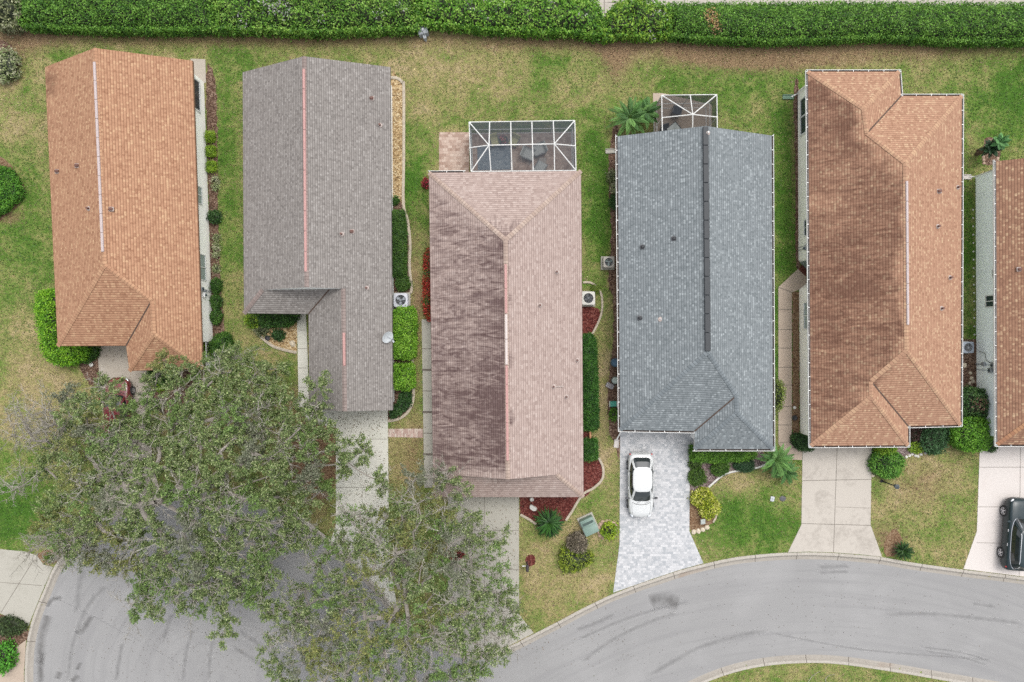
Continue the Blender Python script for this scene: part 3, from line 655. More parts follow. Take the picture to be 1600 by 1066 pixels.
    def ridge_vent(s, a, b, mat, z=None, wd=.17, ht=.1):
        za = z or 5.3; A, B = P(*a, za), P(*b, za); d = (B - A); L = d.length; ang = math.atan2(d.y, d.x)
        mb = MB(); c = (A + B) / 2 + Vector((0, 0, .06)); n = int(L / 1.2)
        for i in range(n):
            q = A + d * ((i + .5) / n) + Vector((0, 0, .05)); mb.box(q, (L / n - .012, wd, ht), ang, 0, bev=.03)
        return mb.build('ridge_vent', M[mat], s.roof)
    def vent(s, px, py, eave, mat='pipe_brown', r=.07, h=.28, style=0):
        z = Zp(px, py, *eave); p = P(px, py, z); mb = MB()
        if style == 0:                       # plumbing pipe with a flashing collar
            mb.lathe(p - Vector((0, 0, .1)), [(.17, .06), (.16, .12), (.09, .15)], 12, 1); mb.lathe(p - Vector((0, 0, .1)), [(r, .1), (r, .1 + h), (r * .8, .1 + h)], 12, 0)
        else:                                # low hooded vent
            mb.box(p + Vector((0, 0, .03)), (.34, .3, .06), 0, 1, bev=.03); mb.box(p + Vector((0, 0, .12)), (.26, .2, .14), .1, 0, bev=.05)
        return mb.build('roof_vent', [M[mat], M['pipe_lead'] if mat != 'pipe_black' else M['dark']], s.roof, smooth=True)
    def downspout(s, px, py, kick):
        """pipe standing at the wall; px,py its foot on the ground, kick a pixel towards the splash block"""
        p = P(px, py); q = P(*kick); mb = MB(); dirv = (q - p).normalized(); t = P(px, py) ; t.z = E - .1
        mb.tube([t + Vector((0, 0, 0)), t + Vector((0, 0, -.3)), p + Vector((0, 0, .25)), p + Vector((0, 0, .1)) + dirv * .15, q + Vector((0, 0, .06))], .05, 4)
        return mb.build('downspout', M['white'], s.o)
def z_(V, names, eave):
    for n in names: V[n] = (V[n][0], V[n][1], Zp(V[n][0], V[n][1], *eave))
fas_b = plain('brown_drip_edge', K(150, 116, 94), .6); fas_g = plain('grey_drip_edge', K(140, 132, 126), .6); fas_w = M['white']
# 1 — tan house at the left
V = dict(A=(70, 105, E), R1=(148, 75, 0), C=(301, 95, E), D=(317, 576, E), Q=(202, 580, E), F=(197, 540.5, E), G=(90, 541, E), R2=(163, 414, 0), K=(237, 470, 0), L=(240, 522, 0))
ew, ee = ((70, 105), (90, 541)), ((301, 95), (317, 576)); z_(V, ['R1', 'R2'], ew); z_(V, ['K', 'L'], ((197, 540.5), (202, 580)))
H1 = House('house', 'house with plain tan shingle roof and pale ridge vent, farthest left', 1, M['cream'], P(195, 330), 'A G F Q D C R1'.split(), E,
           ['AG' and ['A', 'G', 'R2', 'R1'], ['G', 'F', 'K', 'R2'], ['F', 'Q', 'L', 'K'], ['Q', 'D', 'L'], ['D', 'C', 'R1', 'R2', 'K', 'L']],
           [('R1', 'R2'), ('G', 'R2'), ('R2', 'K'), ('K', 'L'), ('Q', 'L'), ('D', 'L')], [('F', 'K')], V, [], fas_b,
           foot=[(120, 138), (138.7, 531), (239.8, 531), (244.5, 567.7), (312, 566), (312, 534), (332.8, 534), (318.8, 128.7)])
H1.ridge_vent((148, 97), (161, 394), 'pale_vent', V['R1'][2])
for p_ in ((90, 268, 1), (121, 259, 1), (139, 326, 0)): H1.vent(p_[0], p_[1], ew, style=p_[2])
H1.vent(174, 327, ee, style=1)
def wall_index(h, px, py):
    q = P(px, py); best = min(range(len(h.foot)), key=lambda i: edge_dist(np.array(q.x), np.array(q.y), [h.foot[i], h.foot[(i + 1) % len(h.foot)]])); return best
i1 = wall_index(H1, 332, 330)
H1.window(i1, 290, 318, 315, 1.05, 2.3, 2, 'blind'); H1.window(i1, 343, 364, 313, 1.75, 2.2, 1, 'blind'); H1.window(i1, 397, 438, 318, .85, 2.15, 2, 'blind')
H1.window(i1, 121, 171, 311, .8, 2.5, 1, 'win', 'screen_opening', .1)
def meter(h, i, px, py, z, sz, nm='meter_box', mat='grey_metal'):
    a, A, d, n = h.wallpt(i, px, py, z); cen = sum((Vector((*p, 0)) for p in h.foot), Vector()) / len(h.foot); p = A + d * a
    if n.dot(p - cen) < 0: n = -n
    mb = MB(); mb.box(p + n * (sz[1] / 2 + .02) + Vector((0, 0, z)), sz, math.atan2(d.y, d.x), 0, bev=.02)
    if nm == 'meter_box': mb.lathe(p + n * (sz[1] + .04) + Vector((0, 0, z)), [(.07, -.06), (.09, 0), (.06, .06)], 12, 1)
    mb.tube([p + n * .07 + Vector((0, 0, z - sz[2] / 2)), p + n * .07 + Vector((0, 0, .0))], .02, 6, 0)
    return mb.build(nm, [M[mat], M['win']], h.o, smooth=True)
meter(H1, i1, 318, 452, 1.7, (.3, .14, .4), mat='grey_metal'); meter(H1, i1, 320, 461, 1.4, (.36, .18, .3), mat='white'); meter(H1, i1, 327, 455, 1.2, (.2, .12, .25), 'junction_box')
# 2 — grey-brown L-shaped house
V = dict(A=(379, 113, E), R1=(475, 88, 0), C=(610, 105, E), D=(614, 641, E), P2=(538.5, 643, 0), Q=(483, 640, E), F=(482, 491, E), G=(381, 490, E), R2=(479, 449, 0), W1=(536, 451, 0), T1=(410, 453, 0), U=(515, 452, 0))
ew, ee = ((379, 113), (381, 490)), ((610, 105), (614, 641)); z_(V, ['R1', 'R2', 'T1'], ew); z_(V, ['W1', 'P2'], ee); z_(V, ['U'], ((381, 490), (482, 491)))
H2 = House('house', 'house with grey brown shingle roof and long pink ridge vent, second from left', 2, M['white_siding'], P(500, 360), 'A G F Q P2 D C R1'.split(), E,
           [['A', 'G', 'T1', 'R2', 'R1'], ['G', 'F', 'U', 'T1'], ['F', 'Q', 'P2', 'W1', 'U'], ['D', 'C', 'R1', 'R2', 'W1', 'P2']],
           [('R1', 'R2'), ('G', 'T1'), ('W1', 'P2')], [('F', 'U')], V, [], fas_g, vert=[['T1', 'U', 'W1', 'R2']])
H2.ridge_vent((475, 108), (478, 425), 'pink_vent', V['R1'][2]); H2.ridge_vent((537.5, 520), (538.3, 572), 'pink_vent', V['W1'][2])
for p_ in ((581, 154, 1), (594, 196, 0), (550, 362, 1), (534, 366, 0), (573, 450, 0)): H2.vent(p_[0], p_[1], ee, style=p_[2])
i2 = wall_index(H2, 612, 300)
# 3 — pinkish house in the middle
V = dict(A=(670, 270, E), B=(908, 267, E), C=(912, 777, E), D=(677, 777, E), R1=(790, 375, 0), R2=(793.5, 749, 0), T1=(713, 743, 0), T2=(870, 742, 0))
ew, ee = ((670, 270), (677, 777)), ((908, 267), (912, 777)); z_(V, ['R1', 'R2', 'T1'], ew); z_(V, ['T2'], ee)
V['R1'] = (790, 375, V['R2'][2])
H3 = House('house', 'house with pinkish shingle roof, its left slope streaked dark', 3, M['cream'], P(790, 520), 'A D C B'.split(), E,
           [['A', 'D', 'T1', 'R2', 'R1'], ['B', 'A', 'R1'], ['C', 'B', 'R1', 'R2', 'T2'], ['D', 'C', 'T2', 'T1']],
           [('R1', 'R2'), ('A', 'R1'), ('B', 'R1'), ('D', 'T1'), ('C', 'T2')], [], V, [], fas_w, vert=[['T1', 'T2', 'R2']])
z3 = V['R1'][2]
H3.ridge_vent((790, 413), (790.8, 490), 'pink_vent', z3); H3.ridge_vent((790.8, 491), (791.5, 570), 'white_vent', z3); H3.ridge_vent((791.5, 571), (793, 720), 'pink_vent', z3)
for p_ in ((870, 425, 0), (844, 477, 0), (865, 604, 0), (885, 620, 0), (902, 563, 0)): H3.vent(p_[0], p_[1], ee, style=p_[2])
mb = MB(); q = P(870, 604, Zp(870, 604, *ee)); mb.tube([q + Vector((-.2, 0, .12)), q + Vector((.45, 0, .1 - .2))], .05, 8); mb.build('vent_pipe', M['pipe_lead'], H3.roof)
H3.gutter(P(725, 269.5, E), P(671, 270, E))
# 4 — blue-grey house
V = dict(A=(965, 213, E), R1=(1102, 197, 0), C=(1206, 212, E), D=(1208, 702, E), Q=(1085, 702, E), F=(1085, 674, E), G=(969, 672, E), R2=(1106, 550, 0), K=(1151, 618, 0), L=(1152, 645, 0))
ew, ee = ((965, 213), (969, 672)), ((1206, 212), (1208, 702)); z_(V, ['R1', 'R2'], ew); z_(V, ['K', 'L'], ee)
H4 = House('house', 'house with blue grey shingle roof and black ridge vent, behind the white car', 4, M['white_siding'], P(1085, 440), 'A G F Q D C R1'.split(), E,
           [['A', 'G', 'R2', 'R1'], ['G', 'F', 'K', 'R2'], ['F', 'Q', 'L', 'K'], ['Q', 'D', 'L'], ['D', 'C', 'R1', 'R2', 'K', 'L']],
           [('G', 'R2'), ('R2', 'K'), ('K', 'L'), ('Q', 'L'), ('D', 'L')], [('F', 'K')], V, [('A', 'G'), ('D', 'C'), ('Q', 'D'), ('G', 'F')], fas_w)
H4.ridge_vent((1102, 198.5), (1105.5, 549), 'dark_vent', V['R1'][2], .36, .12)
for p_ in ((1053, 373, 1), (1004, 386, 1), (1000, 497, 1)): H4.vent(p_[0], p_[1], ew, 'pipe_black', style=1)
H4.vent(1032, 499, ew, 'grey_metal', .04, .15); H4.vent(1105.5, 208, ew, 'white', .05, .25)
H4.downspout(974, 246, (958, 237)); H4.downspout(973, 668, (963, 688))
# 5 — golden tan house, dark west slope
V = dict(A=(1262, 112, E), B=(1405, 112, E), B2=(1408, 150, E), C=(1503, 150, E), D=(1501, 664, E), Q=(1419, 666, E), F=(1419, 696, E), G=(1267, 697, E),
         U1=(1350, 170, 0), U2=(1355, 208, 0), R1=(1415, 255, 0), R2=(1417, 548, 0), K=(1361, 596, 0), L=(1362, 620, 0))
ew, ee = ((1262, 112), (1267, 697)), ((1503, 150), (1501, 664)); z_(V, ['U1', 'U2', 'R1', 'R2', 'K', 'L'], ew)
H5 = House('house', 'house with white gutters and golden tan roof, its left slope weathered dark brown', 5, M['cream_siding'], P(1383, 400), 'A G F Q D C B2 B'.split(), E,
           [['A', 'G', 'L', 'K', 'R2', 'R1', 'U2', 'U1'], ['B', 'A', 'U1'], ['B2', 'B', 'U1', 'U2'], ['C', 'B2', 'U2', 'R1'], ['D', 'C', 'R1', 'R2'], ['Q', 'D', 'R2', 'K'], ['F', 'Q', 'K', 'L'], ['G', 'F', 'L']],
           [('A', 'U1'), ('B', 'U1'), ('U1', 'U2'), ('U2', 'R1'), ('C', 'R1'), ('R1', 'R2'), ('D', 'R2'), ('R2', 'K'), ('K', 'L'), ('G', 'L'), ('F', 'L')], [('B2', 'U2'), ('Q', 'K')], V,
           [('A', 'G'), ('G', 'F'), ('F', 'Q'), ('Q', 'D'), ('D', 'C'), ('C', 'B2'), ('B2', 'B'), ('B', 'A')], fas_w,
           foot=[(1246.5, 143), (1247.5, 407), (1267, 427), (1270, 433), (1248.5, 453), (1250.5, 677), (1376, 677), (1376, 646), (1455, 645), (1456, 181), (1366, 181), (1364, 143)])
H5.ridge_vent((1416.3, 283), (1418, 508), 'pale_vent', V['R1'][2], .16)
for p_ in ((1467, 299, 1), (1496, 293, 0), (1465, 354, 0), (1484, 434, 0), (1471, 482, 0)): H5.vent(p_[0], p_[1], ee, style=p_[2])
H5.window(0, 149, 207, 1255, .5, 2.5, 2, 'win', 'screen_opening', .09); H5.window(0, 342, 368, 1258, 1.1, 2.2, 2, 'win'); H5.window(4, 472, 514, 1262, .9, 2.45, 2, 'blind')
H5.window(4, 472, 492, 1262, .95, 2.4, 1, 'win') if False else None
a, A_, d_, n_ = H5.wallpt(1, 1256, 417, 1); mb = MB(); mb.box(A_ + d_ * .65 + n_ * .0 + Vector((0, 0, 1.05)), (.95, .09, 2.05), math.atan2(d_.y, d_.x), 0); dr = mb.build('door', M['door'], H5.o)
mb = MB(); mb.lathe(A_ + d_ * 1.0 - Vector((d_.y, -d_.x, 0)) * .08 + Vector((0, 0, 1)), [(.03, -.03), (.04, 0), (.03, .03)], 10); mb.build('handle', M['grey_metal'], dr, smooth=True)
meter(H5, 0, 1261, 382, 1.9, (.3, .14, .36)); meter(H5, 0, 1258, 388, 1.5, (.24, .18, .3)); H5.downspout(1244, 148, (1236, 152))
# 6 — russet house cut by the right edge
V = dict(A=(1556, 252, E), R1=(1728, 234, 0), C=(1797, 252, E), D=(1799, 696, E), G=(1558, 695, E), R2=(1728, 575, 0))
ew, ee = ((1556, 252), (1558, 695)), ((1797, 252), (1799, 696)); z_(V, ['R1', 'R2'], ew)
H6 = House('house', 'russet roofed house with pale blue siding, cut by the right edge', 6, M['blue_siding'], P(1660, 470), 'A G D C R1'.split(), E,
           [['A', 'G', 'R2', 'R1'], ['G', 'D', 'R2'], ['D', 'C', 'R1', 'R2']], [('R1', 'R2'), ('G', 'R2'), ('D', 'R2')], [], V, [('A', 'G'), ('G', 'D')], fas_w)
H6.vent(1592, 421, ew, style=1, mat='pipe_brown'); i6 = wall_index(H6, 1524, 450)
H6.window(i6, 421, 433, 1548, 1.75, 2.3, 2, 'win'); H6.window(i6, 461, 480, 1542, 1.05, 2.3, 2, 'win')
meter(H6, i6, 1548, 571, 1.9, (.42, .18, .36)); meter(H6, i6, 1533, 569, .9, (.26, .14, .3), 'junction_box'); meter(H6, i6, 1543, 579, 1.6, (.34, .16, .34)); H6.downspout(1521, 277, (1514, 277))
mb = MB(); a, A_, d_, n_ = H6.wallpt(i6, 1540, 560, 1.2); pts = []
for px, py, z in ((1526, 549, .4), (1532, 552, 1.0), (1533, 562, 1.1), (1538, 567, 1.5), (1546, 569, 1.9)):
    s_ = H6.wallpt(i6, px, py, z)[0]; pts.append(A_ + d_ * s_ - Vector((.07, 0, 0)) + Vector((0, 0, z)))
mb.tube([tuple(p) for p in pts], .02, 6); mb.build('conduit', M['dark'], H6.o)
# garage doors facing the driveways
M['garage'] = plain('garage_door_white', (.7, .69, .65, 1), .6, vary=.05)
def garage(h, x0, x1):
    A = P((x0 + x1) / 2, 600); cand = []
    for i in range(len(h.foot)):
        a, b = h.foot[i], h.foot[(i + 1) % len(h.foot)]
        if abs(a[1] - b[1]) < .6 and min(a[0], b[0]) - .1 <= A.x <= max(a[0], b[0]) + .1: cand.append(min(a[1], b[1]))
    y = min(cand) - .03; mb = MB(); w_ = (x1 - x0) / S
    for k in range(4): mb.box((A.x, y, .3 + k * .53), (w_, .06, .5), bev=.01)
    mb.build('garage_door', M['garage'], h.o)
garage(H1, 158, 218); garage(H2, 528, 598); garage(H3, 706, 806); garage(H4, 984, 1074); garage(H5, 1262, 1358); garage(H6, 1556, 1645)
# screened enclosures
def screenmat(name, c, f):
    t = NT(name, .8); tr = t.n('BsdfTransparent'); mx = t.n('MixShader', Fac=f); t.t.links.new(tr.outputs[0], mx.inputs[1]); t.t.links.new(t.b.outputs[0], mx.inputs[2])
    t.t.links.new(mx.outputs[0], t.t.nodes['Material Output'].inputs['Surface']); return t.col(c)
M['screen'] = screenmat('insect_screen', K(92, 100, 108), .4); M['screen4'] = screenmat('black_insect_screen', K(40, 44, 50), .5)
M['screen_w'] = screenmat('insect_screen_wall', K(70, 84, 94), .75)
def cage(house, top, apexes, beams, z_top, z_ap, posts, screens, th=.055, sm='screen', wallscreen=(), zb=0.0):
    mb = MB(); W = {k: P(*v, z_top) for k, v in top.items()}; W.update({k: P(*v, z_ap) for k, v in apexes.items()})
    for a, b in beams: mb.tube([W[a], W[b]], th * .62, 4)
    for a in posts:
        p = W[a]; mb.tube([p, Vector((p.x, p.y, zb))], th * .6, 4)
    k = [p for p in posts if p in top]
    for a, b in wallscreen:
        A, B = W[a], W[b]
        for z in (.04, 1.0):
            mb.tube([Vector((A.x, A.y, z)), Vector((B.x, B.y, z))], th * .5, 4)
    f = mb.build('screen_enclosure', M['white'], house.o); g = MB()
    for poly in screens: g.add([W[q] for q in poly], [tuple(range(len(poly)))])
    g.build('screen', M[sm], f); g = MB()
    for a, b in wallscreen:
        A, B = W[a], W[b]; g.add([A, B, Vector((B.x, B.y, 0)), Vector((A.x, A.y, 0))], [(0, 1, 2, 3)])
    g.build('screen', M['screen_w' if sm == 'screen' else 'screen4'], f)
cage(H3, dict(a=(733, 191), b=(765, 190.5), c=(798, 190), d=(831, 189.5), e=(864.5, 189), f=(898, 188.5), g=(736, 268), h=(767, 268), i=(800, 268), j=(833, 267.5), k=(866.5, 267), l=(900, 266.5), m=(733.5, 231), n=(899, 228)),
     dict(p=(764, 227), q=(798.5, 226.3), r=(832, 225.6), s=(866, 225)),
     [('a', 'f'), ('a', 'g'), ('f', 'l'), ('g', 'l'), ('b', 'p'), ('c', 'q'), ('d', 'r'), ('e', 's'), ('p', 'h'), ('q', 'i'), ('r', 'j'), ('s', 'k'), ('p', 's'), ('a', 'p'), ('g', 'p'), ('f', 's'), ('l', 's'), ('m', 'p'), ('n', 's')],
     2.7, 3.3, ['a', 'b', 'c', 'd', 'e', 'f', 'm', 'n'], [['a', 'b', 'c', 'd', 'e', 'f', 's', 'r', 'q', 'p'], ['p', 'q', 'r', 's', 'l', 'k', 'j', 'i', 'h', 'g'], ['a', 'p', 'g'], ['f', 'l', 's']], wallscreen=[('a', 'f'), ('a', 'g'), ('f', 'l')])
cage(H4, dict(a=(1034, 149), b=(1078.5, 148.5), c=(1120, 148), d=(1034.5, 184), e=(1120.5, 183), f=(1035, 214), g=(1121, 214), h=(1082, 214)), dict(p=(1082.5, 179)),
     [('a', 'c'), ('a', 'f'), ('c', 'g'), ('a', 'p'), ('b', 'p'), ('c', 'p'), ('d', 'p'), ('e', 'p'), ('p', 'h'), ('f', 'g')], 2.7, 3.4, ['a', 'b', 'c', 'd', 'e'],
     [['a', 'b', 'p'], ['b', 'c', 'p'], ['c', 'e', 'p'], ['e', 'g', 'h', 'p'], ['a', 'p', 'd'], ['d', 'p', 'h', 'f']], sm='screen4', wallscreen=[('a', 'c'), ('a', 'f'), ('c', 'g')])
for h in (H1, H2, H3, H4, H5, H6): settle(h.o)
# ---------------------------------------------------------------- plants
def leaf_arrays(pos, L, W, cols, bias=.6, rg=rng, tang=None):
    n = len(pos); nr = rg.normal(size=(n, 3)); nr /= np.linalg.norm(nr, axis=1)[:, None]; nr[:, 2] = np.abs(nr[:, 2]) + bias
    nr /= np.linalg.norm(nr, axis=1)[:, None]
    t = rg.normal(size=(n, 3)) if tang is None else tang + rg.normal(size=(n, 3)) * .35
    t -= nr * (t * nr).sum(1)[:, None]; t /= np.linalg.norm(t, axis=1)[:, None] + 1e-9; b = np.cross(nr, t)
    L = (L * rg.uniform(.6, 1.3, n))[:, None] / 2; W = (W * rg.uniform(.7, 1.25, n))[:, None] / 2
    v = np.stack([pos + t * L, pos + b * W + t * L * .15, pos - t * L, pos - b * W + t * L * .15], 1).reshape(-1, 3)
    return v, np.arange(4 * n).reshape(-1, 4), np.repeat(cols, 4, axis=0)
def pick(palette, n, rg=rng, var=.2, field=None):
    pal = np.array([c[:3] for c in palette]); k = rg.integers(0, len(pal), n) if field is None else np.clip((field * len(pal)).astype(int), 0, len(pal) - 1)
    return pal[k] * np.exp(rg.normal(0, var, n))[:, None]
def foliage_obj(name, parts, mats, parent=None):
    """parts: list of (verts, quads, cols or None, material index)"""
    V = []; F = []; Cc = []; MI = []; b = 0
    for v, f, c, mi in parts:
        V.append(v); F.append(f + b); b += len(v); Cc.append(c if c is not None else np.full((len(v), 3), .05)); MI.append(np.full(len(f), mi))
    V = np.concatenate(V); F = np.concatenate(F); Cc = np.concatenate(Cc); MI = np.concatenate(MI)
    me = bpy.data.meshes.new(name); me.vertices.add(len(V)); me.vertices.foreach_set('co', V.astype(np.float32).ravel())
    me.loops.add(F.size); me.loops.foreach_set('vertex_index', F.astype(np.int32).ravel()); me.polygons.add(len(F))
    me.polygons.foreach_set('loop_start', np.arange(0, F.size, 4, dtype=np.int32)); me.update(calc_edges=True)
    for m in mats: me.materials.append(m)
    me.polygons.foreach_set('material_index', MI.astype(np.int32))
    at = me.attributes.new('Col', 'FLOAT_COLOR', 'POINT'); at.data.foreach_set('color', np.concatenate([Cc, np.ones((len(Cc), 1))], 1).astype(np.float32).ravel())
    o = bpy.data.objects.new(name, me); C.objects.link(o); o.parent = parent; return o
def fbm(x, y, s=1.0, seed=0):
    v = 0
    r_ = np.random.default_rng(seed)
    for o_ in range(4):
        a, b, c, d = r_.uniform(0, 6.28, 4); f = s * 1.9 ** o_
        v = v + (np.sin(x * f + a + 1.3 * np.sin(y * f * .8 + b)) * np.sin(y * f * 1.1 + c + 1.1 * np.sin(x * f * .7 + d))) / 1.5 ** o_
    return v
def tube_arrays(A, B, ra, rb, n=3):
    """many thin tapered sticks at once, A,B (k,3)"""
    d = B - A; d /= np.linalg.norm(d, axis=1)[:, None] + 1e-9; up = np.where(np.abs(d[:, 2:3]) > .9, [[1., 0, 0]], [[0, 0, 1.]])
    u = np.cross(d, up); u /= np.linalg.norm(u, axis=1)[:, None] + 1e-9; w_ = np.cross(d, u); V = []
    for P0, r_ in ((A, ra), (B, rb)):
        for k in range(n):
            a = 2 * math.pi * k / n; V.append(P0 + (u * math.cos(a) + w_ * math.sin(a)) * np.reshape(r_, (-1, 1)))
    V = np.stack(V, 1).reshape(-1, 3); base = np.arange(len(A))[:, None] * 2 * n
    F = np.stack([np.concatenate([base + k, base + (k + 1) % n, base + n + (k + 1) % n, base + n + k], 1) for k in range(n)], 1).reshape(-1, 4)
    return V, F
GR = dict(bright=[K(132, 190, 36), K(160, 212, 60), K(96, 150, 26), K(176, 222, 84)], mid=[K(76, 124, 40), K(100, 146, 54), K(54, 96, 30)], dark=[K(44, 82, 36), K(62, 104, 46), K(84, 124, 62)],
          orange=[K(222, 176, 122), K(200, 150, 96), K(232, 196, 150)], hedge=[K(94, 148, 44), K(118, 174, 58), K(72, 122, 36), K(140, 192, 76)], yellow=[K(206, 214, 70), K(178, 196, 48), K(140, 160, 36), K(226, 226, 120)], red=[K(196, 52, 44), K(160, 60, 40), K(110, 110, 50), K(214, 84, 62)],
          olive=[K(140, 150, 100), K(168, 172, 124), K(110, 122, 78), K(184, 188, 150)], pale=[K(180, 190, 140), K(150, 168, 106), K(206, 206, 170)], pinkbrown=[K(160, 120, 104), K(130, 100, 84), K(96, 112, 60)],
          white=[K(206, 206, 202), K(180, 180, 172), K(226, 224, 218)], box=[K(150, 190, 40), K(172, 210, 62), K(118, 160, 30)])
def shrub(name, label, cat, poly, h, pal, leaf=.12, dens=1.0, rnd=.5, lump=.15, sparse=0.0, group=None, stem=True, seed=None, extra=None, z0=0.0, tang=None, corecol=None, bias=.5):
    """poly: outline in pixels at about 2/3 of the height h (m); a body of leaf clumps over a solid core coloured dark as shade in the gaps"""
    zz = h * .6; pts = [tuple(P(p[0], p[1], zz).xy) for p in poly]
    if len(pts) > 2 and len(poly[0]) < 3: pts = smooth_path(pts, 4, True)
    a = np.array(pts); x0, y0 = a.min(0); x1, y1 = a.max(0); sd = seed if seed is not None else int(abs(x0 * 31 + y0 * 17) * 10) % 9999; rg = np.random.default_rng(sd)
    cen = P(sum(p[0] for p in poly) / len(poly), sum(p[1] for p in poly) / len(poly)); o = thing(name, label, cat, (cen.x, cen.y, 0), group)
    wdt = min(x1 - x0, y1 - y0); R_ = max(.08, min(rnd * wdt / 2, h * .9))
    def hf(x, y):
        d = edge_dist(x, y, pts); e = np.clip(d / R_, 0, 1); return h * (.18 + .82 * np.sqrt(np.clip(1 - (1 - e) ** 2, 0, 1))) + lump * fbm(x, y, 2.2, sd) * e * .5
    area = (x1 - x0) * (y1 - y0); n = int(area * dens * 2.6 / (leaf * leaf * .28)) + 60
    x = rg.uniform(x0 - .05, x1 + .05, n); y = rg.uniform(y0 - .05, y1 + .05, n); k = inside(x, y, pts); x, y = x[k], y[k]
    if sparse: k = (fbm(x, y, 4.5, sd + 1) + rg.normal(0, .5, len(x))) > (sparse * 2 - 1.2); x, y = x[k], y[k]
    z = hf(x, y) * (1 - np.abs(rg.normal(0, .1, len(x)))) ; jl = rg.normal(0, .03 + leaf * .2, (len(x), 3))
    # flanks
    per = sum(math.dist(pts[i], pts[(i + 1) % len(pts)]) for i in range(len(pts))); m = int(per * h * dens * 1.6 / (leaf * leaf * .3)); t = np.sort(rg.uniform(0, 1, m)) * per; ex, ey = [], []; acc = 0; j = 0
    for i in range(len(pts)):
        q0, q1 = pts[i], pts[(i + 1) % len(pts)]; l = math.dist(q0, q1)
        while j < m and t[j] <= acc + l:
            u = (t[j] - acc) / max(l, 1e-9); ex.append(q0[0] + (q1[0] - q0[0]) * u); ey.append(q0[1] + (q1[1] - q0[1]) * u); j += 1
        acc += l
    ex, ey = np.array(ex), np.array(ey); ez = rg.uniform(.05, .75, len(ex)) * h; jl2 = rg.normal(0, .05 + leaf * .25, (len(ex), 3))
    pos = np.concatenate([np.stack([x, y, z], 1) + jl, np.stack([ex, ey, ez], 1) + jl2]); pos[:, 2] = np.maximum(pos[:, 2], .03)
    fld = np.clip(.5 + .28 * fbm(pos[:, 0], pos[:, 1], 3.5, sd + 2) + rg.normal(0, .3, len(pos)), 0, .999)
    order = sorted(GR[pal] if isinstance(pal, str) else pal, key=lambda c: c[1]); cols = pick(order, len(pos), rg, .16, fld)
    if extra:      # patches of another tint: (px, py, r_px, palette)
        for ex_px, ey_px, er, ep in extra:
            q = P(ex_px, ey_px, h); kk = (np.hypot(pos[:, 0] - q.x, pos[:, 1] - q.y) + rg.normal(0, .12, len(pos))) < er / S; kk &= rg.random(len(kk)) < (.22 if ep == 'white' else .62); cols[kk] = pick(GR[ep], int(kk.sum()), rg, .15)
    lv = leaf_arrays(pos, leaf, leaf * .55, cols, bias, rg); parts = [(*lv, 0)]
    # solid inner core, its dark colour stands in for shade between the leaves
    st = max(.12, wdt / 14); gx_ = np.arange(x0, x1 + st, st); gy_ = np.arange(y0, y1 + st, st); XX, YY = np.meshgrid(gx_, gy_); ins = inside(XX, YY, pts); ZZ = np.where(ins, hf(XX, YY) * .78 - leaf * .4, .0); ZZ = np.maximum(ZZ, 0.0)
    if sparse < .5:
        nn = len(gx_); I_, J_ = np.meshgrid(np.arange(nn - 1), np.arange(len(gy_) - 1)); a_ = (J_ * nn + I_).ravel(); q = np.stack([a_, a_ + 1, a_ + 1 + nn, a_ + nn], 1); q = q[(ZZ.ravel()[q] > .02).sum(1) >= 3]
        if len(q): parts.append((np.stack([XX.ravel(), YY.ravel(), ZZ.ravel()], 1), q, np.tile(np.array((corecol or K(52, 62, 32))[:3]), (XX.size, 1)), 0))
    foliage_obj('foliage', parts, [M['leaf']], o)
    if stem:
        mb = MB()
        for i in range(3):
            q = Vector((cen.x + rg.uniform(-.12, .12), cen.y + rg.uniform(-.12, .12), 0)); mb.tube([q, q + Vector((rg.uniform(-.1, .1), rg.uniform(-.1, .1), h * .6))], [.03, .015], 5)
        mb.build('stem', M['brownwood'], o)
    return settle(o)
def ell(cx, cy, rx, ry, n=12, rot=0, wob=.13, seed=1):
    r_ = random.Random(seed + int(cx)); out = []
    for i in range(n):
        a = 2 * math.pi * i / n; w_ = 1 + r_.uniform(-wob, wob); x, y = rx * math.cos(a) * w_, ry * math.sin(a) * w_; out.append((cx + x * math.cos(rot) - y * math.sin(rot), cy + x * math.sin(rot) + y * math.cos(rot)))
    return out
# the long hedges along the back
shrub('hedge', 'long clipped hedge behind the right hand houses, orange leaf patch near its left end', 'hedge', [(1046, 8, 0), (1300, 6, 0), (1700, 8, 0), (1700, 62, 0), (1560, 64, 0), (1500, 65, 0), (1440, 61, 0), (1380, 58, 0), (1290, 61, 0), (1200, 64, 0), (1120, 61, 0), (1048, 55, 0)], 1.7, 'hedge', .14, .8, .7, .1,
      extra=[(1110, 22, 9, 'orange'), (1116, 34, 8, 'orange'), (1122, 42, 6, 'orange')], stem=False)
shrub('hedge', 'dense dark green hedge at the top left, behind the farthest left house', 'hedge', [(28, -30, 0), (330, -30, 0), (332, 44, 0), (260, 47, 0), (180, 46, 0), (90, 43, 0), (34, 40, 0)], 1.9, 'hedge', .15, .75, .7, .25, stem=False)
shrub('hedge', 'loose hedge flecked with whitish twigs, left of the grey utility box', 'hedge', [(332, -30, 0), (560, -30, 0), (652, -18, 0), (652, 44, 0), (560, 47, 0), (480, 50, 0), (420, 46, 0), (333, 45, 0)], 2.0, [K(80, 130, 38), K(108, 164, 52), K(132, 186, 62), K(164, 206, 92)], .18, .75, .7, .5,
      extra=[(440, 14, 16, 'white'), (372, 28, 9, 'white'), (590, 20, 7, 'white'), (420, 4, 12, 'white'), (630, 10, 6, 'white'), (500, 30, 5, 'white')], stem=False, sparse=.12)
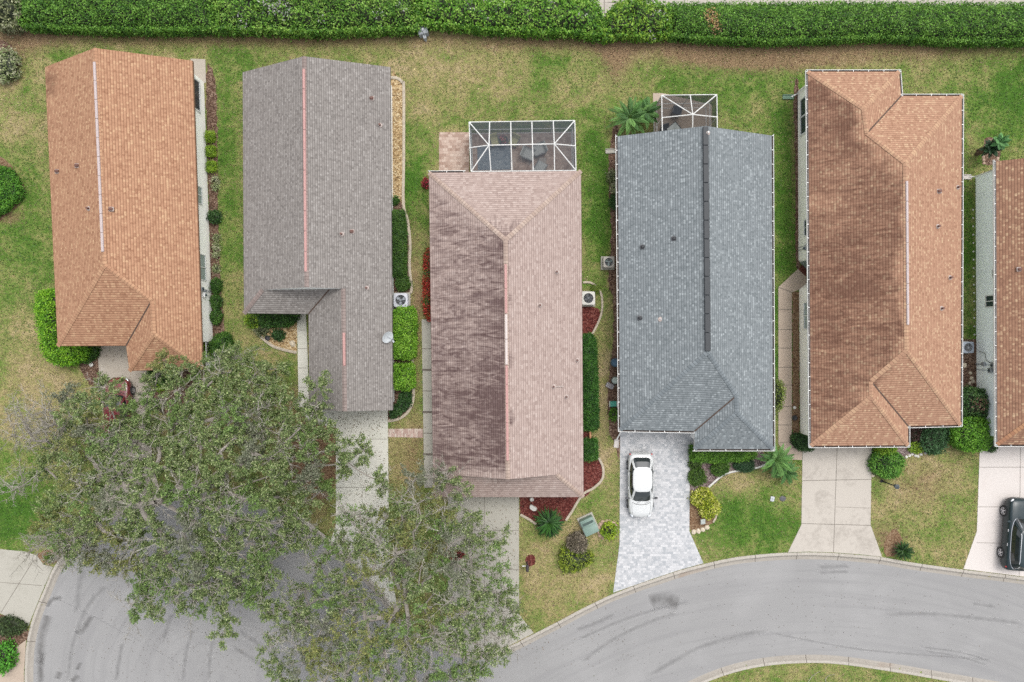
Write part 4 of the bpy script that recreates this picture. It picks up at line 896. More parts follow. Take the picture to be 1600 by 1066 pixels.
shrub('hedge', 'ragged bright green hedge between the grey utility box and the pavement gap', 'hedge', [(668, -18, 0), (760, 2, 0), (800, -4, 0), (880, -6, 0), (930, 0, 0), (940, 20, 0), (942, 44, 0), (936, 56, 0), (900, 50, 0), (840, 49, 0), (760, 45, 0), (690, 38, 0), (656, 34, 0), (655, -18, 0)], 1.9, [K(76, 130, 34), K(110, 170, 48), K(138, 196, 62), K(168, 214, 92)], .2, .75, .6, .6,
      extra=[(780, 6, 8, 'white'), (825, 14, 6, 'white'), (860, 4, 8, 'white'), (770, 20, 5, 'white'), (910, 22, 6, 'white'), (735, 8, 5, 'white')], stem=False, sparse=.15)
shrub('hedge', 'short loose hedge with grey twigs just right of the pavement gap', 'hedge', [(962, 8, 0), (980, 0, 0), (1020, 2, 0), (1044, 10, 0), (1046, 54, 0), (1010, 57, 0), (966, 54, 0), (945, 60, 0), (944, 30, 0)], 1.8, [K(86, 136, 38), K(124, 178, 54), K(166, 206, 74)], .2, .75, .6, .6,
      extra=[(1032, 14, 12, 'white'), (1022, 46, 6, 'white')], stem=False, sparse=.15)
shrub('bush', 'pale olive bush in the top left corner', 'bush', ell(6, 14, 30, 28, 12), 2.2, 'olive', .2, .6, .9, .5, sparse=.1)
shrub('bush', 'small whitish green bush by dark mulch below the top left corner', 'bush', ell(2, 100, 22, 24, 12), 1.2, 'pale', .2, .5, .9, .3, sparse=.15)
shrub('hedge', 'bright green clipped hedge at the left edge ringed by brown mulch', 'hedge', [(-50, 258), (2, 262), (12, 266), (24, 284), (29, 302), (16, 316), (-4, 332), (-50, 342)], 1.1, [K(70, 132, 32), K(98, 162, 44), K(126, 188, 60)], .12, 1, .5, .1)
# first house
shrub('hedge', 'lime green hedge wrapping the lower left corner of the farthest left house', 'hedge', [(62, 458, 0), (78, 454, 0), (96, 454, 0), (96, 538, 0), (122, 540, 0), (138, 548, 0), (130, 560, 0), (112, 568, 0), (90, 569, 0), (74, 560, 0), (66, 542, 0), (60, 505, 0), (57, 475, 0)], 1.5, [K(110, 172, 24), K(142, 204, 40), K(166, 222, 58), K(92, 150, 20)], .15, 1, .45, .12)
shrub('bush', 'dark green bush between the lime hedge and the driveway', 'bush', [(122, 542), (150, 541), (148, 556), (132, 566), (120, 558)], .7, 'mid', .14, .8, .9, .2)
for i, (y, lb) in enumerate(((213, 'upper of three square lime boxwoods by the cream wall'), (236, 'middle of three square lime boxwoods by the cream wall'), (260, 'lower of three square lime boxwoods by the cream wall'))):
    x = 327.5 + i; r_ = 5.4; shrub('boxwood', lb, 'shrub', [(x - r_, y - 6.6, 0), (x + r_, y - 6.6, 0), (x + r_, y + 6.6, 0), (x - r_, y + 6.6, 0)], .6, 'box', .08, 1, .35, .04, group='square boxwoods by the cream wall')
shrub('bush', 'small dark spiky bush in mulch beside the cream wall', 'bush', ell(334, 338, 9, 8), .6, 'dark', .14, .8, .9, .2)
for y, lb in ((446, 'upper of three round green shrubs by the meter boxes'), (471, 'middle of three round green shrubs by the cream wall'), (495, 'lowest of three round green shrubs by the cream wall')):
    shrub('shrub', lb, 'shrub', ell(337, y, 7, 10), .65, 'mid', .1, .9, .9, .1, group='round shrubs by the cream wall')
shrub('bush', 'rounded mid green bush beside the white porch railing', 'bush', ell(345, 542, 14, 21), 1.2, 'mid', .12, 1, .9, .2)
shrub('bush', 'yellow green bush squeezed between the house eave and white railing', 'bush', ell(324, 545, 6, 13), .7, 'box', .14, .7, .9, .2)
for y, lb in ((281, 'first'), (293, 'second'), (372, 'third'), (385, 'fourth'), (398, 'fifth'), (420, 'lowest')):
    shrub('flowering_plant', f'{lb} small pale plant down the mulch strip by the cream wall', 'plant', ell(336 + (y > 350) * 1.5, y, 5, 5), .35, 'pale', .12, .5, .9, .1, group='pale plants in the mulch strip', stem=False, sparse=.2)
shrub('bush', 'leafy green bush under the front eave beside the maroon car', 'bush', ell(250, 588, 20, 12), .9, 'mid', .16, .7, .9, .2, sparse=.1)
shrub('bush', 'small lime bush on dark mulch right of the maroon car', 'bush', ell(247, 604, 7, 6), .5, 'box', .14, .7, .9, .1)
# second house
shrub('hedge', 'long low dark green hedge right of the grey brown roof', 'hedge', [(613, 330, 0), (630, 330, 0), (633, 350, 0), (633, 428, 0), (614, 431, 0)], .8, [K(60, 100, 34), K(80, 122, 44), K(104, 144, 58)], .1, 1, .4, .1)
shrub('shrub', 'small round shrub in mulch above the air conditioner', 'shrub', ell(630, 443, 10, 10), .6, [K(70, 110, 40), K(96, 134, 52)], .1, .9, .9, .1)
shrub('shrub', 'tiny green plant where the rock bed ends', 'plant', ell(618, 313, 5, 6), .35, 'mid', .1, .8, .9, .1)
shrub('hedge', 'tall lime green hedge below the air conditioner', 'hedge', [(616, 487, 0), (624, 481, 0), (644, 482, 0), (648, 492, 0), (647, 555, 0), (640, 560, 0), (617, 558, 0)], 1.4, [K(104, 160, 34), K(138, 196, 50), K(166, 218, 76)], .13, 1, .4, .1)
shrub('hedge', 'square lime green hedge below the tall lime hedge', 'hedge', [(616, 571, 0), (644, 570, 0), (646, 602, 0), (638, 609, 0), (618, 606, 0)], 1.3, [K(104, 160, 34), K(138, 196, 50), K(166, 218, 76)], .13, 1, .45, .1)
shrub('bush', 'dark green bush at the bottom of the curved edging', 'bush', [(630, 613), (641, 616), (638, 634), (624, 646), (612, 652), (611, 640), (622, 630)], .7, 'dark', .14, .9, .8, .2)
shrub('bush', 'yellow green bush at the left corner of the rock garden', 'bush', ell(397, 500, 13, 11), .7, [K(120, 160, 40), K(160, 190, 50), K(96, 140, 36)], .14, .7, .9, .3, sparse=.1)
shrub('bush', 'row of dark green bushes under the eave above the rock garden', 'bush', [(406, 489), (462, 488), (460, 500), (448, 508), (425, 510), (408, 507)], .9, [K(50, 92, 34), K(70, 116, 44), K(90, 136, 56)], .14, .9, .7, .3)
shrub('shrub', 'small dark rosette shrub among the tan rocks', 'shrub', ell(434, 524, 8, 7), .5, 'dark', .12, .9, .9, .1)
shrub('shrub', 'greyish leafy shrub on the rock garden edging', 'shrub', ell(408, 516, 9, 8), .5, [K(110, 124, 80), K(140, 150, 104)], .14, .6, .9, .1, sparse=.2)
# third house
shrub('bush', 'crimson bush at the top left corner of the pinkish roof', 'bush', ell(666, 285, 6, 6), .8, [K(190, 40, 66), K(150, 40, 60), K(120, 90, 50)], .12, .7, .9, .1)
shrub('hedge', 'red leaved hedge row along the left eave of the pinkish roof', 'hedge', [(665, 396), (672, 396), (672, 492), (666, 492), (663, 470), (664, 420)], 1.0, 'red', .13, .8, .6, .2, extra=[(666, 425, 6, 'mid'), (666, 468, 6, 'mid')])
shrub('hedge', 'long dark green hedge right of the pinkish roof', 'hedge', [(910, 526, 0), (924, 523, 0), (930, 534, 0), (933, 600, 0), (934, 668, 0), (926, 672, 0), (913, 671, 0)], 1.0, [K(46, 96, 28), K(62, 116, 36), K(84, 138, 48)], .11, 1, .4, .1)
shrub('hedge', 'short square hedge just below the small timber post', 'hedge', [(913, 688, 0), (932, 688, 0), (933, 716, 0), (926, 719, 0), (913, 718, 0)], 1.0, [K(50, 100, 30), K(68, 122, 38), K(90, 142, 52)], .11, 1, .4, .1)
shrub('shrub', 'little green shrub beside the fan of the air conditioner', 'shrub', ell(930, 452, 6, 6), .4, [K(110, 140, 50), K(140, 160, 60)], .1, .8, .9, .1)
shrub('shrub', 'lime green shrub inside the ring of pale stones', 'shrub', ell(953, 830, 12, 12), .7, [K(160, 190, 44), K(190, 216, 64), K(124, 160, 36)], .17, .8, .9, .3, sparse=.1)
shrub('bush', 'round bare grey brown bush beside the green utility box', 'bush', ell(902, 849, 15, 14), 1.0, [K(140, 128, 110), K(164, 152, 132), K(112, 104, 84)], .13, .7, .9, .2, corecol=K(96, 86, 70))
shrub('bush', 'straggly yellow green bush below the round grey bush', 'bush', [(880, 858), (892, 862), (900, 866), (915, 864), (926, 868), (922, 880), (908, 888), (896, 893), (880, 892), (876, 876)], .8, [K(150, 176, 46), K(116, 136, 52), K(96, 108, 56), K(178, 196, 70)], .16, .7, .9, .3, sparse=.3)
# fourth house
shrub('hedge', 'clipped green hedge along the front eave of the blue grey roof', 'hedge', [(1081, 698, 0), (1182, 700, 0), (1180, 714, 0), (1160, 719, 0), (1110, 722, 0), (1081, 719, 0)], 1.0, [K(84, 134, 36), K(106, 160, 46), K(134, 186, 66)], .11, 1, .5, .1)
shrub('shrub', 'low round green shrub beside the paver driveway', 'shrub', ell(1090, 746, 12, 12), .55, [K(74, 110, 38), K(100, 136, 48)], .1, .9, .9, .1)
shrub('shrub', 'round green shrub in purplish mulch below the clipped hedge', 'shrub', ell(1126, 732, 13, 11), .6, [K(74, 114, 38), K(100, 140, 48)], .1, .9, .9, .1)
shrub('shrub', 'low dark shrub tucked at the top of the paver driveway', 'shrub', ell(1086, 726, 9, 7), .4, [K(74, 104, 42), K(96, 126, 50)], .1, .8, .9, .1)
shrub('shrub', 'smooth dark blue green shrub on the white edging', 'shrub', ell(1163, 728, 15, 9), .5, [K(58, 96, 60), K(72, 110, 68)], .06, 1, .9, .03, corecol=K(50, 82, 52))
shrub('bush', 'glowing yellow bush beside the paver driveway', 'bush', [(1083, 777), (1096, 766), (1108, 768), (1112, 778), (1122, 788), (1121, 800), (1108, 809), (1098, 804), (1096, 792), (1084, 786)], .9, 'yellow', .17, .9, .8, .2)
shrub('shrub', 'green plant at the foot of the blue grey house by the teal bin', 'plant', ell(960, 648, 7, 8), .5, [K(110, 160, 50), K(80, 130, 40)], .16, .7, .9, .1, sparse=.1)
shrub('shrub', 'grey green shrub high in the mulch left of the blue grey roof', 'shrub', ell(958, 276, 7, 9), .5, 'olive', .14, .6, .9, .1, sparse=.1)
shrub('shrub', 'pale shrub below another in the mulch left of the blue grey roof', 'shrub', ell(961, 294, 5, 7), .45, 'pale', .14, .6, .9, .1, sparse=.1)
shrub('shrub', 'dark green shrub against the left gutter of the blue grey house', 'shrub', ell(961, 316, 6, 11), .5, 'dark', .12, .8, .9, .1)
shrub('bush', 'wispy yellow green bush leaning over the side path', 'bush', [(1208, 600), (1218, 596), (1225, 606), (1224, 626), (1218, 640), (1209, 636)], 1.2, [K(150, 166, 80), K(124, 148, 64)], .14, .45, .9, .3, sparse=.3)
# fifth house
shrub('shrub', 'dark clipped shrub at the foot of the side path', 'shrub', [(1240, 683), (1250, 680), (1268, 690), (1270, 702), (1254, 703), (1243, 696)], .8, 'dark', .1, 1, .6, .1)
shrub('shrub', 'flat topped yellow green shrub under the white gutter', 'shrub', [(1371, 697, 0), (1399, 697, 0), (1398, 706, 0), (1388, 708, 0), (1372, 712, 0)], .9, 'box', .1, 1, .4, .05)
shrub('bush', 'rounded green bush beside the concrete driveway', 'bush', ell(1389, 725, 25, 21), 1.0, [K(76, 134, 40), K(104, 166, 54), K(134, 190, 76)], .15, .9, .9, .3, extra=[(1383, 722, 6, 'dark')])
shrub('bush', 'blue green bush in the corner of the golden roof', 'bush', [(1440, 690), (1450, 672), (1466, 668), (1480, 672), (1478, 690), (1474, 704), (1458, 708), (1446, 702)], 1.1, [K(70, 112, 66), K(92, 136, 84), K(54, 92, 50)], .15, .8, .9, .3)
shrub('shrub', 'small bright yellow green shrub in purplish mulch', 'shrub', ell(1433, 699, 9, 8), .5, [K(140, 180, 50), K(166, 200, 66)], .14, .8, .9, .1)
shrub('shrub', 'dark reddish shrub in the inner corner of the golden roof', 'shrub', ell(1430, 680, 9, 9), .6, [K(96, 66, 62), K(116, 84, 78), K(70, 60, 46)], .13, .7, .9, .1, sparse=.1)
shrub('bush', 'large bright green rounded bush between the two right hand houses', 'bush', [(1496, 664, 0), (1508, 655, 0), (1530, 653, 0), (1544, 660, 0), (1545, 686, 0), (1540, 700, 0), (1524, 705, 0), (1508, 702, 0), (1494, 692, 0), (1491, 676, 0)], 1.9, [K(86, 144, 32), K(114, 176, 46), K(140, 200, 62)], .13, 1, .6, .12)
shrub('bush', 'dark bush with pinkish bare twigs above the bright rounded bush', 'bush', [(1505, 614), (1520, 608), (1536, 612), (1542, 630), (1540, 648), (1526, 654), (1506, 648), (1503, 630)], 1.7, [K(54, 92, 44), K(76, 116, 56), K(96, 134, 70)], .15, .9, .7, .3, extra=[(1532, 632, 10, 'pinkbrown')])
shrub('shrub', 'dark shrub by the garage corner of the pale blue house', 'shrub', ell(1550, 698, 7, 8), .7, 'dark', .1, .9, .8, .1)
shrub('bush', 'bright green bush at the bottom left edge by the pavement', 'bush', ell(2, 1030, 15, 22), 1.2, [K(90, 170, 44), K(120, 200, 70)], .18, .8, .9, .3)
shrub('bush', 'low dark bush in mulch left of the round street', 'bush', ell(14, 980, 24, 14), .5, [K(64, 88, 44), K(86, 108, 56)], .14, .6, .9, .2, sparse=.15)
shrub('shrub', 'small green plant where the left driveway meets the kerb', 'plant', ell(78, 872, 10, 6), .35, [K(90, 130, 50), K(120, 150, 60)], .14, .6, .9, .1, sparse=.2)
shrub('bush', 'small reddish bush under the tree in front of the pinkish house', 'bush', ell(712, 868, 14, 6), .6, [K(176, 84, 78), K(150, 70, 66)], .13, .6, .9, .1, sparse=.2)
# palms and cycads
def palm(name, label, px, py, rpx, h, nf, pal, leaflet=.5, droop=.5, trunk=.3, seed=0, sky=.35, wid=.045, lean=(0, 0), nl=22, cat='palm'):
    rg = np.random.default_rng(seed + 5); p = P(px, py, h); base = np.array([p.x, p.y, 0.]); o = thing(name, label, cat, tuple(base)); R_ = rpx / S
    top_ = np.array([p.x, p.y, h]); T = []; Cc = []; A = []; B = []
    for i in range(nf):
        az = i * 2.39996 + rg.uniform(-.2, .2); ring = i / nf; el = (1 - ring) * 1.15 + .1; Lf = R_ * rg.uniform(.88, 1.08) / max(.6, math.cos(el) * .9 + .15) * (.75 + .25 * ring)
        dh = np.array([math.cos(az), math.sin(az), 0]); prev = top_.copy(); ts = np.linspace(0, 1, 9); pts = []
        for t in ts:
            r_ = Lf * (t * math.cos(el) + .12 * t * t); z = Lf * (t * math.sin(el) - droop * t * t * (.5 + .6 * ring)); pts.append(top_ + dh * r_ + np.array([0, 0, z]))
        pts = np.array(pts); pts[:, 2] = np.maximum(pts[:, 2], .08); A.append(pts[:-1]); B.append(pts[1:])
        sd_ = np.array([-dh[1], dh[0], 0]); c0 = pick(pal, 1, rg, .12)[0]
        for j in range(nl):
            t = .12 + .88 * j / (nl - 1); q = np.array([np.interp(t, ts, pts[:, k]) for k in range(3)]); ln_ = leaflet * math.sin(math.pi * min(1, .18 + t * .8)) * rg.uniform(.85, 1.1)
            for sg in (1, -1):
                dv = sd_ * sg * .8 + dh * .62 + np.array([0, 0, sky - .25 * t]); dv /= np.linalg.norm(dv); wv = dh * wid * .7 - sd_ * sg * wid * .3; e = q + dv * ln_ - np.array([0, 0, .18 * ln_])
                m_ = q + dv * ln_ * .5; T += [q, m_ + wv, e, m_ - wv]; Cc += [c0 * rg.uniform(.75, 1.25)] * 4
    V = np.array(T); F = np.arange(len(V)).reshape(-1, 4); va, fa = tube_arrays(np.concatenate(A), np.concatenate(B), np.full(nf * 8, .018), np.full(nf * 8, .012))
    foliage_obj('crown', [(V, F, np.array(Cc), 0), (va, fa, np.tile(np.array(pal[-1][:3]), (len(va), 1)), 0)], [M['leaf']], o)
    mb = MB(); n_ = 7; pts = [Vector((base[0] + (i / n_ - 1) * lean[0], base[1] + (i / n_ - 1) * lean[1], h * i / n_)) for i in range(n_ + 1)]
    mb.tube(pts, [trunk * (.62 if i % 2 else .5) for i in range(n_ + 1)], 10); mb.build('trunk', M['brownwood'], o)
    return settle(o)
palm('sago_palm', 'round dark sago palm in front of the red mulch bed', 858, 817, 24.5, .5, 100, [K(22, 60, 18), K(34, 84, 26), K(56, 112, 36), K(74, 132, 46)], .12, .45, .35, 1, .1, .03, nl=26)
palm('sago_palm', 'small sago palm with brown litter by the kerb', 1411, 860, 15.5, .45, 60, [K(24, 60, 22), K(46, 94, 34), K(82, 126, 56)], .1, .45, .3, 2, .1, .028)
palm('palm', 'wide feathery palm beside the black screened porch', 984, 184, 34, 1.3, 26, [K(74, 128, 48), K(98, 154, 64), K(124, 176, 84)], .27, .55, .3, 3, .15, .035, nl=30)
palm('palm', 'upright bushy palm overlapping the black screened porch', 1010, 176, 24, 1.5, 20, [K(62, 116, 44), K(84, 140, 58), K(110, 164, 76)], .26, .5, .28, 4, .15, .035, nl=28)
palm('palm', 'loose bright palm where the side path meets the front lawn', 1212, 718, 32, 1.2, 24, [K(84, 140, 60), K(104, 162, 74), K(130, 182, 92)], .24, .6, .3, 5, .15, .032, nl=28)
palm('palm', 'smaller palm near the walkway end, below its brighter neighbour', 1228, 738, 22, .8, 18, [K(84, 136, 66), K(110, 160, 84)], .2, .6, .25, 9, .15, .03, nl=26)
palm('palm', 'dark small palm in the brick edged plot behind the right edge house', 1548, 232, 16, 1.5, 22, [K(40, 78, 44), K(56, 98, 56)], .2, .5, .28, 6, .15, .03, nl=26)
palm('palm', 'bright upright palm touching the dark one behind the right edge house', 1562, 222, 14, 2.2, 14, [K(96, 160, 88), K(120, 180, 104)], .2, .4, .25, 7, .15, .03, nl=26)
# ---------------------------------------------------------------- the two big oaks
LEAFP = [K(116, 142, 78), K(140, 164, 96), K(164, 182, 114), K(186, 196, 142), K(92, 118, 58)]
def dome_points(outline, spacing, rg, holes=()):
    a = np.array(outline, float); x0, y0 = a.min(0); x1, y1 = a.max(0); pts = []
    for _ in range(40000):
        q = (rg.uniform(x0, x1), rg.uniform(y0, y1))
        if all((q[0] - p[0]) ** 2 + (q[1] - p[1]) ** 2 > spacing ** 2 for p in pts) and not any(math.hypot(q[0] - h[0], q[1] - h[1]) < h[2] for h in holes): pts.append(q)
        if len(pts) > 900: break
    pts = np.array(pts); k = inside(pts[:, 0], pts[:, 1], outline); return pts[k]
def oak(label, base, outline, bare, ztop, holes, seed, leafs, spacing=26, yellow=(), trunk_r=.42, fork=2.6, leaf=.17, dens=1.0, bran=2.1, bare_share=.3):
    rg = np.random.default_rng(seed); ol = [(p[0], p[1]) for p in outline]; pts = dome_points(ol, spacing, rg, holes); ed = edge_dist(pts[:, 0], pts[:, 1], ol)
    b = P(*base); bx = np.array([b.x, b.y, 0.0]); o = thing('oak_tree', label, 'tree', tuple(bx))
    mx = ed.max(); zz = 4.3 + (ztop - 4.3) * np.sqrt(np.clip(ed / mx, 0, 1)) + rg.normal(0, .5, len(pts)); C3 = np.array([list(P(p[0], p[1], z)) for p, z in zip(pts, zz)])
    B3 = np.array([list(P(p[0], p[1], p[2])) for p in bare]) if bare else np.zeros((0, 3)); allc = np.concatenate([C3, B3])
    fk = np.array([bx[0], bx[1], fork]); mb = MB(); mb.tube([bx, bx + [0, 0, .25], bx + [.05, .03, fork * .6], fk + [0, 0, .2]], [trunk_r * 1.5, trunk_r * 1.05, trunk_r * .9, trunk_r * .95], 14)
    # limbs: group clump centres by direction, then link each to the nearest node closer to the fork
    nodes = [fk]; rad = [trunk_r * .55]; par = [-1]; order = np.argsort(np.linalg.norm((allc - fk)[:, :2], axis=1)); idx = {}; child_r = []
    segs = []; want = {}
    for j in order:
        c = allc[j]; dn = [np.linalg.norm(c - q) * 1.0 + .55 * np.linalg.norm((q - fk)[:2] - (c - fk)[:2] * min(1, np.linalg.norm((q - fk)[:2]) / max(.1, np.linalg.norm((c - fk)[:2])))) + .28 * np.linalg.norm(q - fk) for q in nodes]
        k = int(np.argmin(dn)); nodes.append(c - np.array([0, 0, .5])); par.append(k); idx[j] = len(nodes) - 1
    cnt = [1] * len(nodes)
    for i in range(len(nodes) - 1, 0, -1): cnt[par[i]] += cnt[i]
    for i in range(1, len(nodes)):
        A, B = nodes[par[i]], nodes[i]; ra = .028 * math.sqrt(cnt[i]) * 1.15 + .012; rb = .028 * math.sqrt(max(1, cnt[i] - 1)) + .008; ra = min(ra, trunk_r * .7); d = B - A; mid = A + d * .5 + rg.normal(0, .12, 3) * np.linalg.norm(d) * .5 + np.array([0, 0, -.05 * np.linalg.norm(d) if par[i] else .12 * np.linalg.norm(d)])
        q = [A + (mid - A) * 2 * t * (1 - t) + (B - A) * t * t if False else (1 - t) ** 2 * A + 2 * t * (1 - t) * mid + t * t * B for t in (0, .25, .5, .75, 1)]
        mb.tube(q, [ra + (rb - ra) * t for t in (0, .25, .5, .75, 1)], 6, cap=False)
    mb.build('trunk', M['bark'], o, smooth=True)
    TA, TB, TR, LP, LC, TG = [], [], [], [], [], []
    def spray(c, R_, nt, nl, bare_=False, tint=None):
        for _ in range(nt):
            v = rg.normal(size=3); v[2] = v[2] * .55 + .25; v /= np.linalg.norm(v); ln_ = R_ * rg.uniform(.55, 1.1); s0 = c - np.array([0, 0, .4]) + rg.normal(0, .12, 3); pr = s0; n_ = 4; vv = v.copy(); r0 = rg.uniform(.011, .02) * (1.5 if bare_ else 1)
            for k in range(n_):
                vv = vv + rg.normal(0, .22, 3); vv[2] -= .05; vv /= np.linalg.norm(vv); nx_ = pr + vv * ln_ / n_; TA.append(pr); TB.append(nx_); TR.append(r0 * (1 - k * .2))
                for _f in range(3 if bare_ else 1):
                    w_ = vv + rg.normal(0, .7, 3); w_ /= np.linalg.norm(w_); t2 = nx_ + w_ * ln_ * rg.uniform(.15, .4); TA.append(nx_); TB.append(t2); TR.append(.005 if not bare_ else .015)
                    if not bare_ and k > 0:
                        m_ = int(nl); f_ = rg.uniform(0, 1.1, m_)[:, None]; LP.append(nx_ + (t2 - nx_) * f_ + rg.normal(0, .075, (m_, 3))); TG.append(np.tile(w_, (m_, 1))); LC.append(pick(tint or LEAFP, m_, rg, .2))
                pr = nx_
    for j, c in enumerate(C3):
        tint = None
        for yx, yy, yr in yellow:
            if math.hypot(pts[j][0] - yx, pts[j][1] - yy) < yr and rg.random() < .55: tint = [K(150, 158, 88), K(172, 172, 104), K(126, 142, 80)]
        if rg.random() < .1: tint = [K(144, 150, 124), K(170, 172, 146), K(120, 130, 100)]
        if rg.random() < .12: tint = [K(112, 144, 74), K(134, 166, 88), K(152, 182, 104)]
        sz = rg.uniform(.75, 1.15); spray(c, 1.08 * spacing / 26 * sz, int(13 * dens), leafs, tint=tint)
        if rg.random() < bare_share: spray(c + [0, 0, .5], 1.7, 5, 0, True)
    for c in B3: spray(c, 1.6, 10, 0, True)
    TA, TB, TR = np.array(TA), np.array(TB), np.array(TR); va, fa = tube_arrays(TA, TB, TR * .95, TR * .5); tc = np.repeat(pick([K(212, 206, 192), K(190, 182, 168), K(228, 222, 210)], len(TA), rg, .12), 6, axis=0)
    LP = np.concatenate(LP); LC = np.concatenate(LC); TG = np.concatenate(TG); lv = leaf_arrays(LP, leaf, leaf * .5, LC, .35, rg, TG)
    foliage_obj('crown', [(*lv, 0), (va, fa, tc, 0)], [M['leaf']], o); print('oak', len(C3), len(LP), len(TA)); return settle(o)
OA = [(78, 652), (96, 612), (128, 596), (152, 602), (160, 586), (178, 584), (186, 606), (182, 640), (205, 640), (232, 612), (232, 570), (240, 548), (262, 546), (282, 556), (300, 570), (330, 560), (352, 548), (372, 552), (386, 570), (402, 552), (428, 560), (436, 584), (428, 610), (452, 622), (470, 596), (488, 584), (508, 582),
      (506, 604), (490, 630), (500, 648), (528, 648), (548, 666), (556, 692), (592, 706), (604, 730), (590, 770), (560, 760), (534, 716), (512, 724), (500, 770), (478, 800), (486, 836), (466, 872), (440, 890), (432, 930), (426, 962), (404, 962), (388, 930), (372, 950), (350, 1012), (336, 1008), (334, 968), (300, 948),
      (272, 962), (236, 984), (200, 986), (184, 966), (214, 950), (210, 922), (180, 902), (150, 892), (124, 882), (90, 858), (70, 842), (50, 820), (24, 812), (28, 784), (66, 772), (60, 740), (50, 716), (76, 700), (88, 676)]
oak('big spreading oak on the left with grey leafless twigs at its left side', (345, 748), OA,
    [(30, 664, 5.0), (52, 656, 5.4), (14, 682, 4.6), (45, 690, 5), (74, 668, 5.8), (20, 640, 4.6), (70, 640, 5.2), (26, 762, 4.6), (10, 770, 4.3), (60, 850, 5), (95, 835, 5.6), (120, 815, 6.2), (48, 858, 4.6), (36, 676, 5.2), (62, 642, 5.0), (84, 660, 5.8), (64, 690, 5.4), (70, 835, 5.0), (110, 845, 5.4), (84, 852, 5.0), (140, 832, 6), (96, 866, 4.8), (130, 850, 5.5), (400, 640, 8), (340, 650, 8)],
    9.6, [(215, 763, 22), (268, 812, 26), (288, 845, 12), (206, 600, 16), (585, 690, 20), (556, 770, 22), (575, 735, 18), (530, 690, 10), (488, 690, 16), (152, 700, 8), (470, 625, 16), (170, 648, 12), (190, 690, 10), (420, 655, 8)], 11, 29, 24,
    yellow=[(95, 800, 40), (60, 830, 40), (160, 880, 50), (120, 655, 40), (250, 560, 24), (100, 730, 30)], leaf=.14, dens=1.1)
OB = [(530, 790), (556, 790), (590, 800), (618, 772), (640, 752), (662, 742), (684, 752), (700, 742), (724, 764), (742, 780), (738, 806), (752, 822), (776, 830), (786, 856), (780, 876), (796, 894), (806, 922), (802, 948), (818, 968), (824, 990), (806, 1004), (792, 1022), (764, 1044), (770, 1075),
      (740, 1130), (600, 1160), (470, 1130), (424, 1080), (432, 1046), (414, 1012), (420, 986), (442, 976), (440, 948), (470, 926), (476, 900), (500, 886), (500, 850), (520, 826), (512, 800), (520, 766)]
oak('sparser oak at the bottom centre standing beside a concrete driveway', (634, 872), OB, [(560, 800, 7.5), (650, 790, 7.5), (700, 830, 7), (600, 1010, 8), (520, 960, 7), (680, 1000, 7), (730, 850, 6), (480, 990, 6)],
    9.2, [(596, 938, 26), (560, 770, 24), (585, 740, 24), (548, 860, 16), (590, 905, 16), (640, 985, 14), (490, 870, 12), (740, 1000, 16), (760, 960, 12), (700, 1040, 16), (620, 1050, 14), (530, 870, 14), (575, 880, 12), (760, 900, 10)], 23, 22, 25,
    yellow=[(560, 880, 40), (640, 800, 60), (520, 1030, 60), (650, 960, 40), (600, 1000, 40)], leaf=.138, dens=.95, bare_share=.35)
# ---------------------------------------------------------------- vehicles
def paint(name, c, rough=.3, coat=.6, metal=0.0):
    t = NT(name, rough, metal, .5); t.b.inputs['Coat Weight'].default_value = coat; t.b.inputs['Coat Roughness'].default_value = .08
    n = t.noise(t.obj(), 2.5, 4); lo = tuple(x * .95 for x in c[:3]) + (1,); return t.col(t.ramp(n, [(.3, lo), (.7, c)]))
M['glass'] = plain('tinted_car_glass', (.012, .017, .018, 1), .05, spec=.8, vary=.2)
M['tyre'] = plain('tyre_rubber', (.018, .018, .018, 1), .85); M['rim'] = plain('alloy_rim', (.5, .5, .52, 1), .3, .7)
M['chrome'] = plain('chrome_trim', (.75, .76, .78, 1), .2, .9); M['lamp'] = plain('headlight_lens', (.6, .63, .66, 1), .1, spec=.8); M['red_lamp'] = plain('tail_light_lens', (.35, .02, .02, 1), .2, spec=.7)
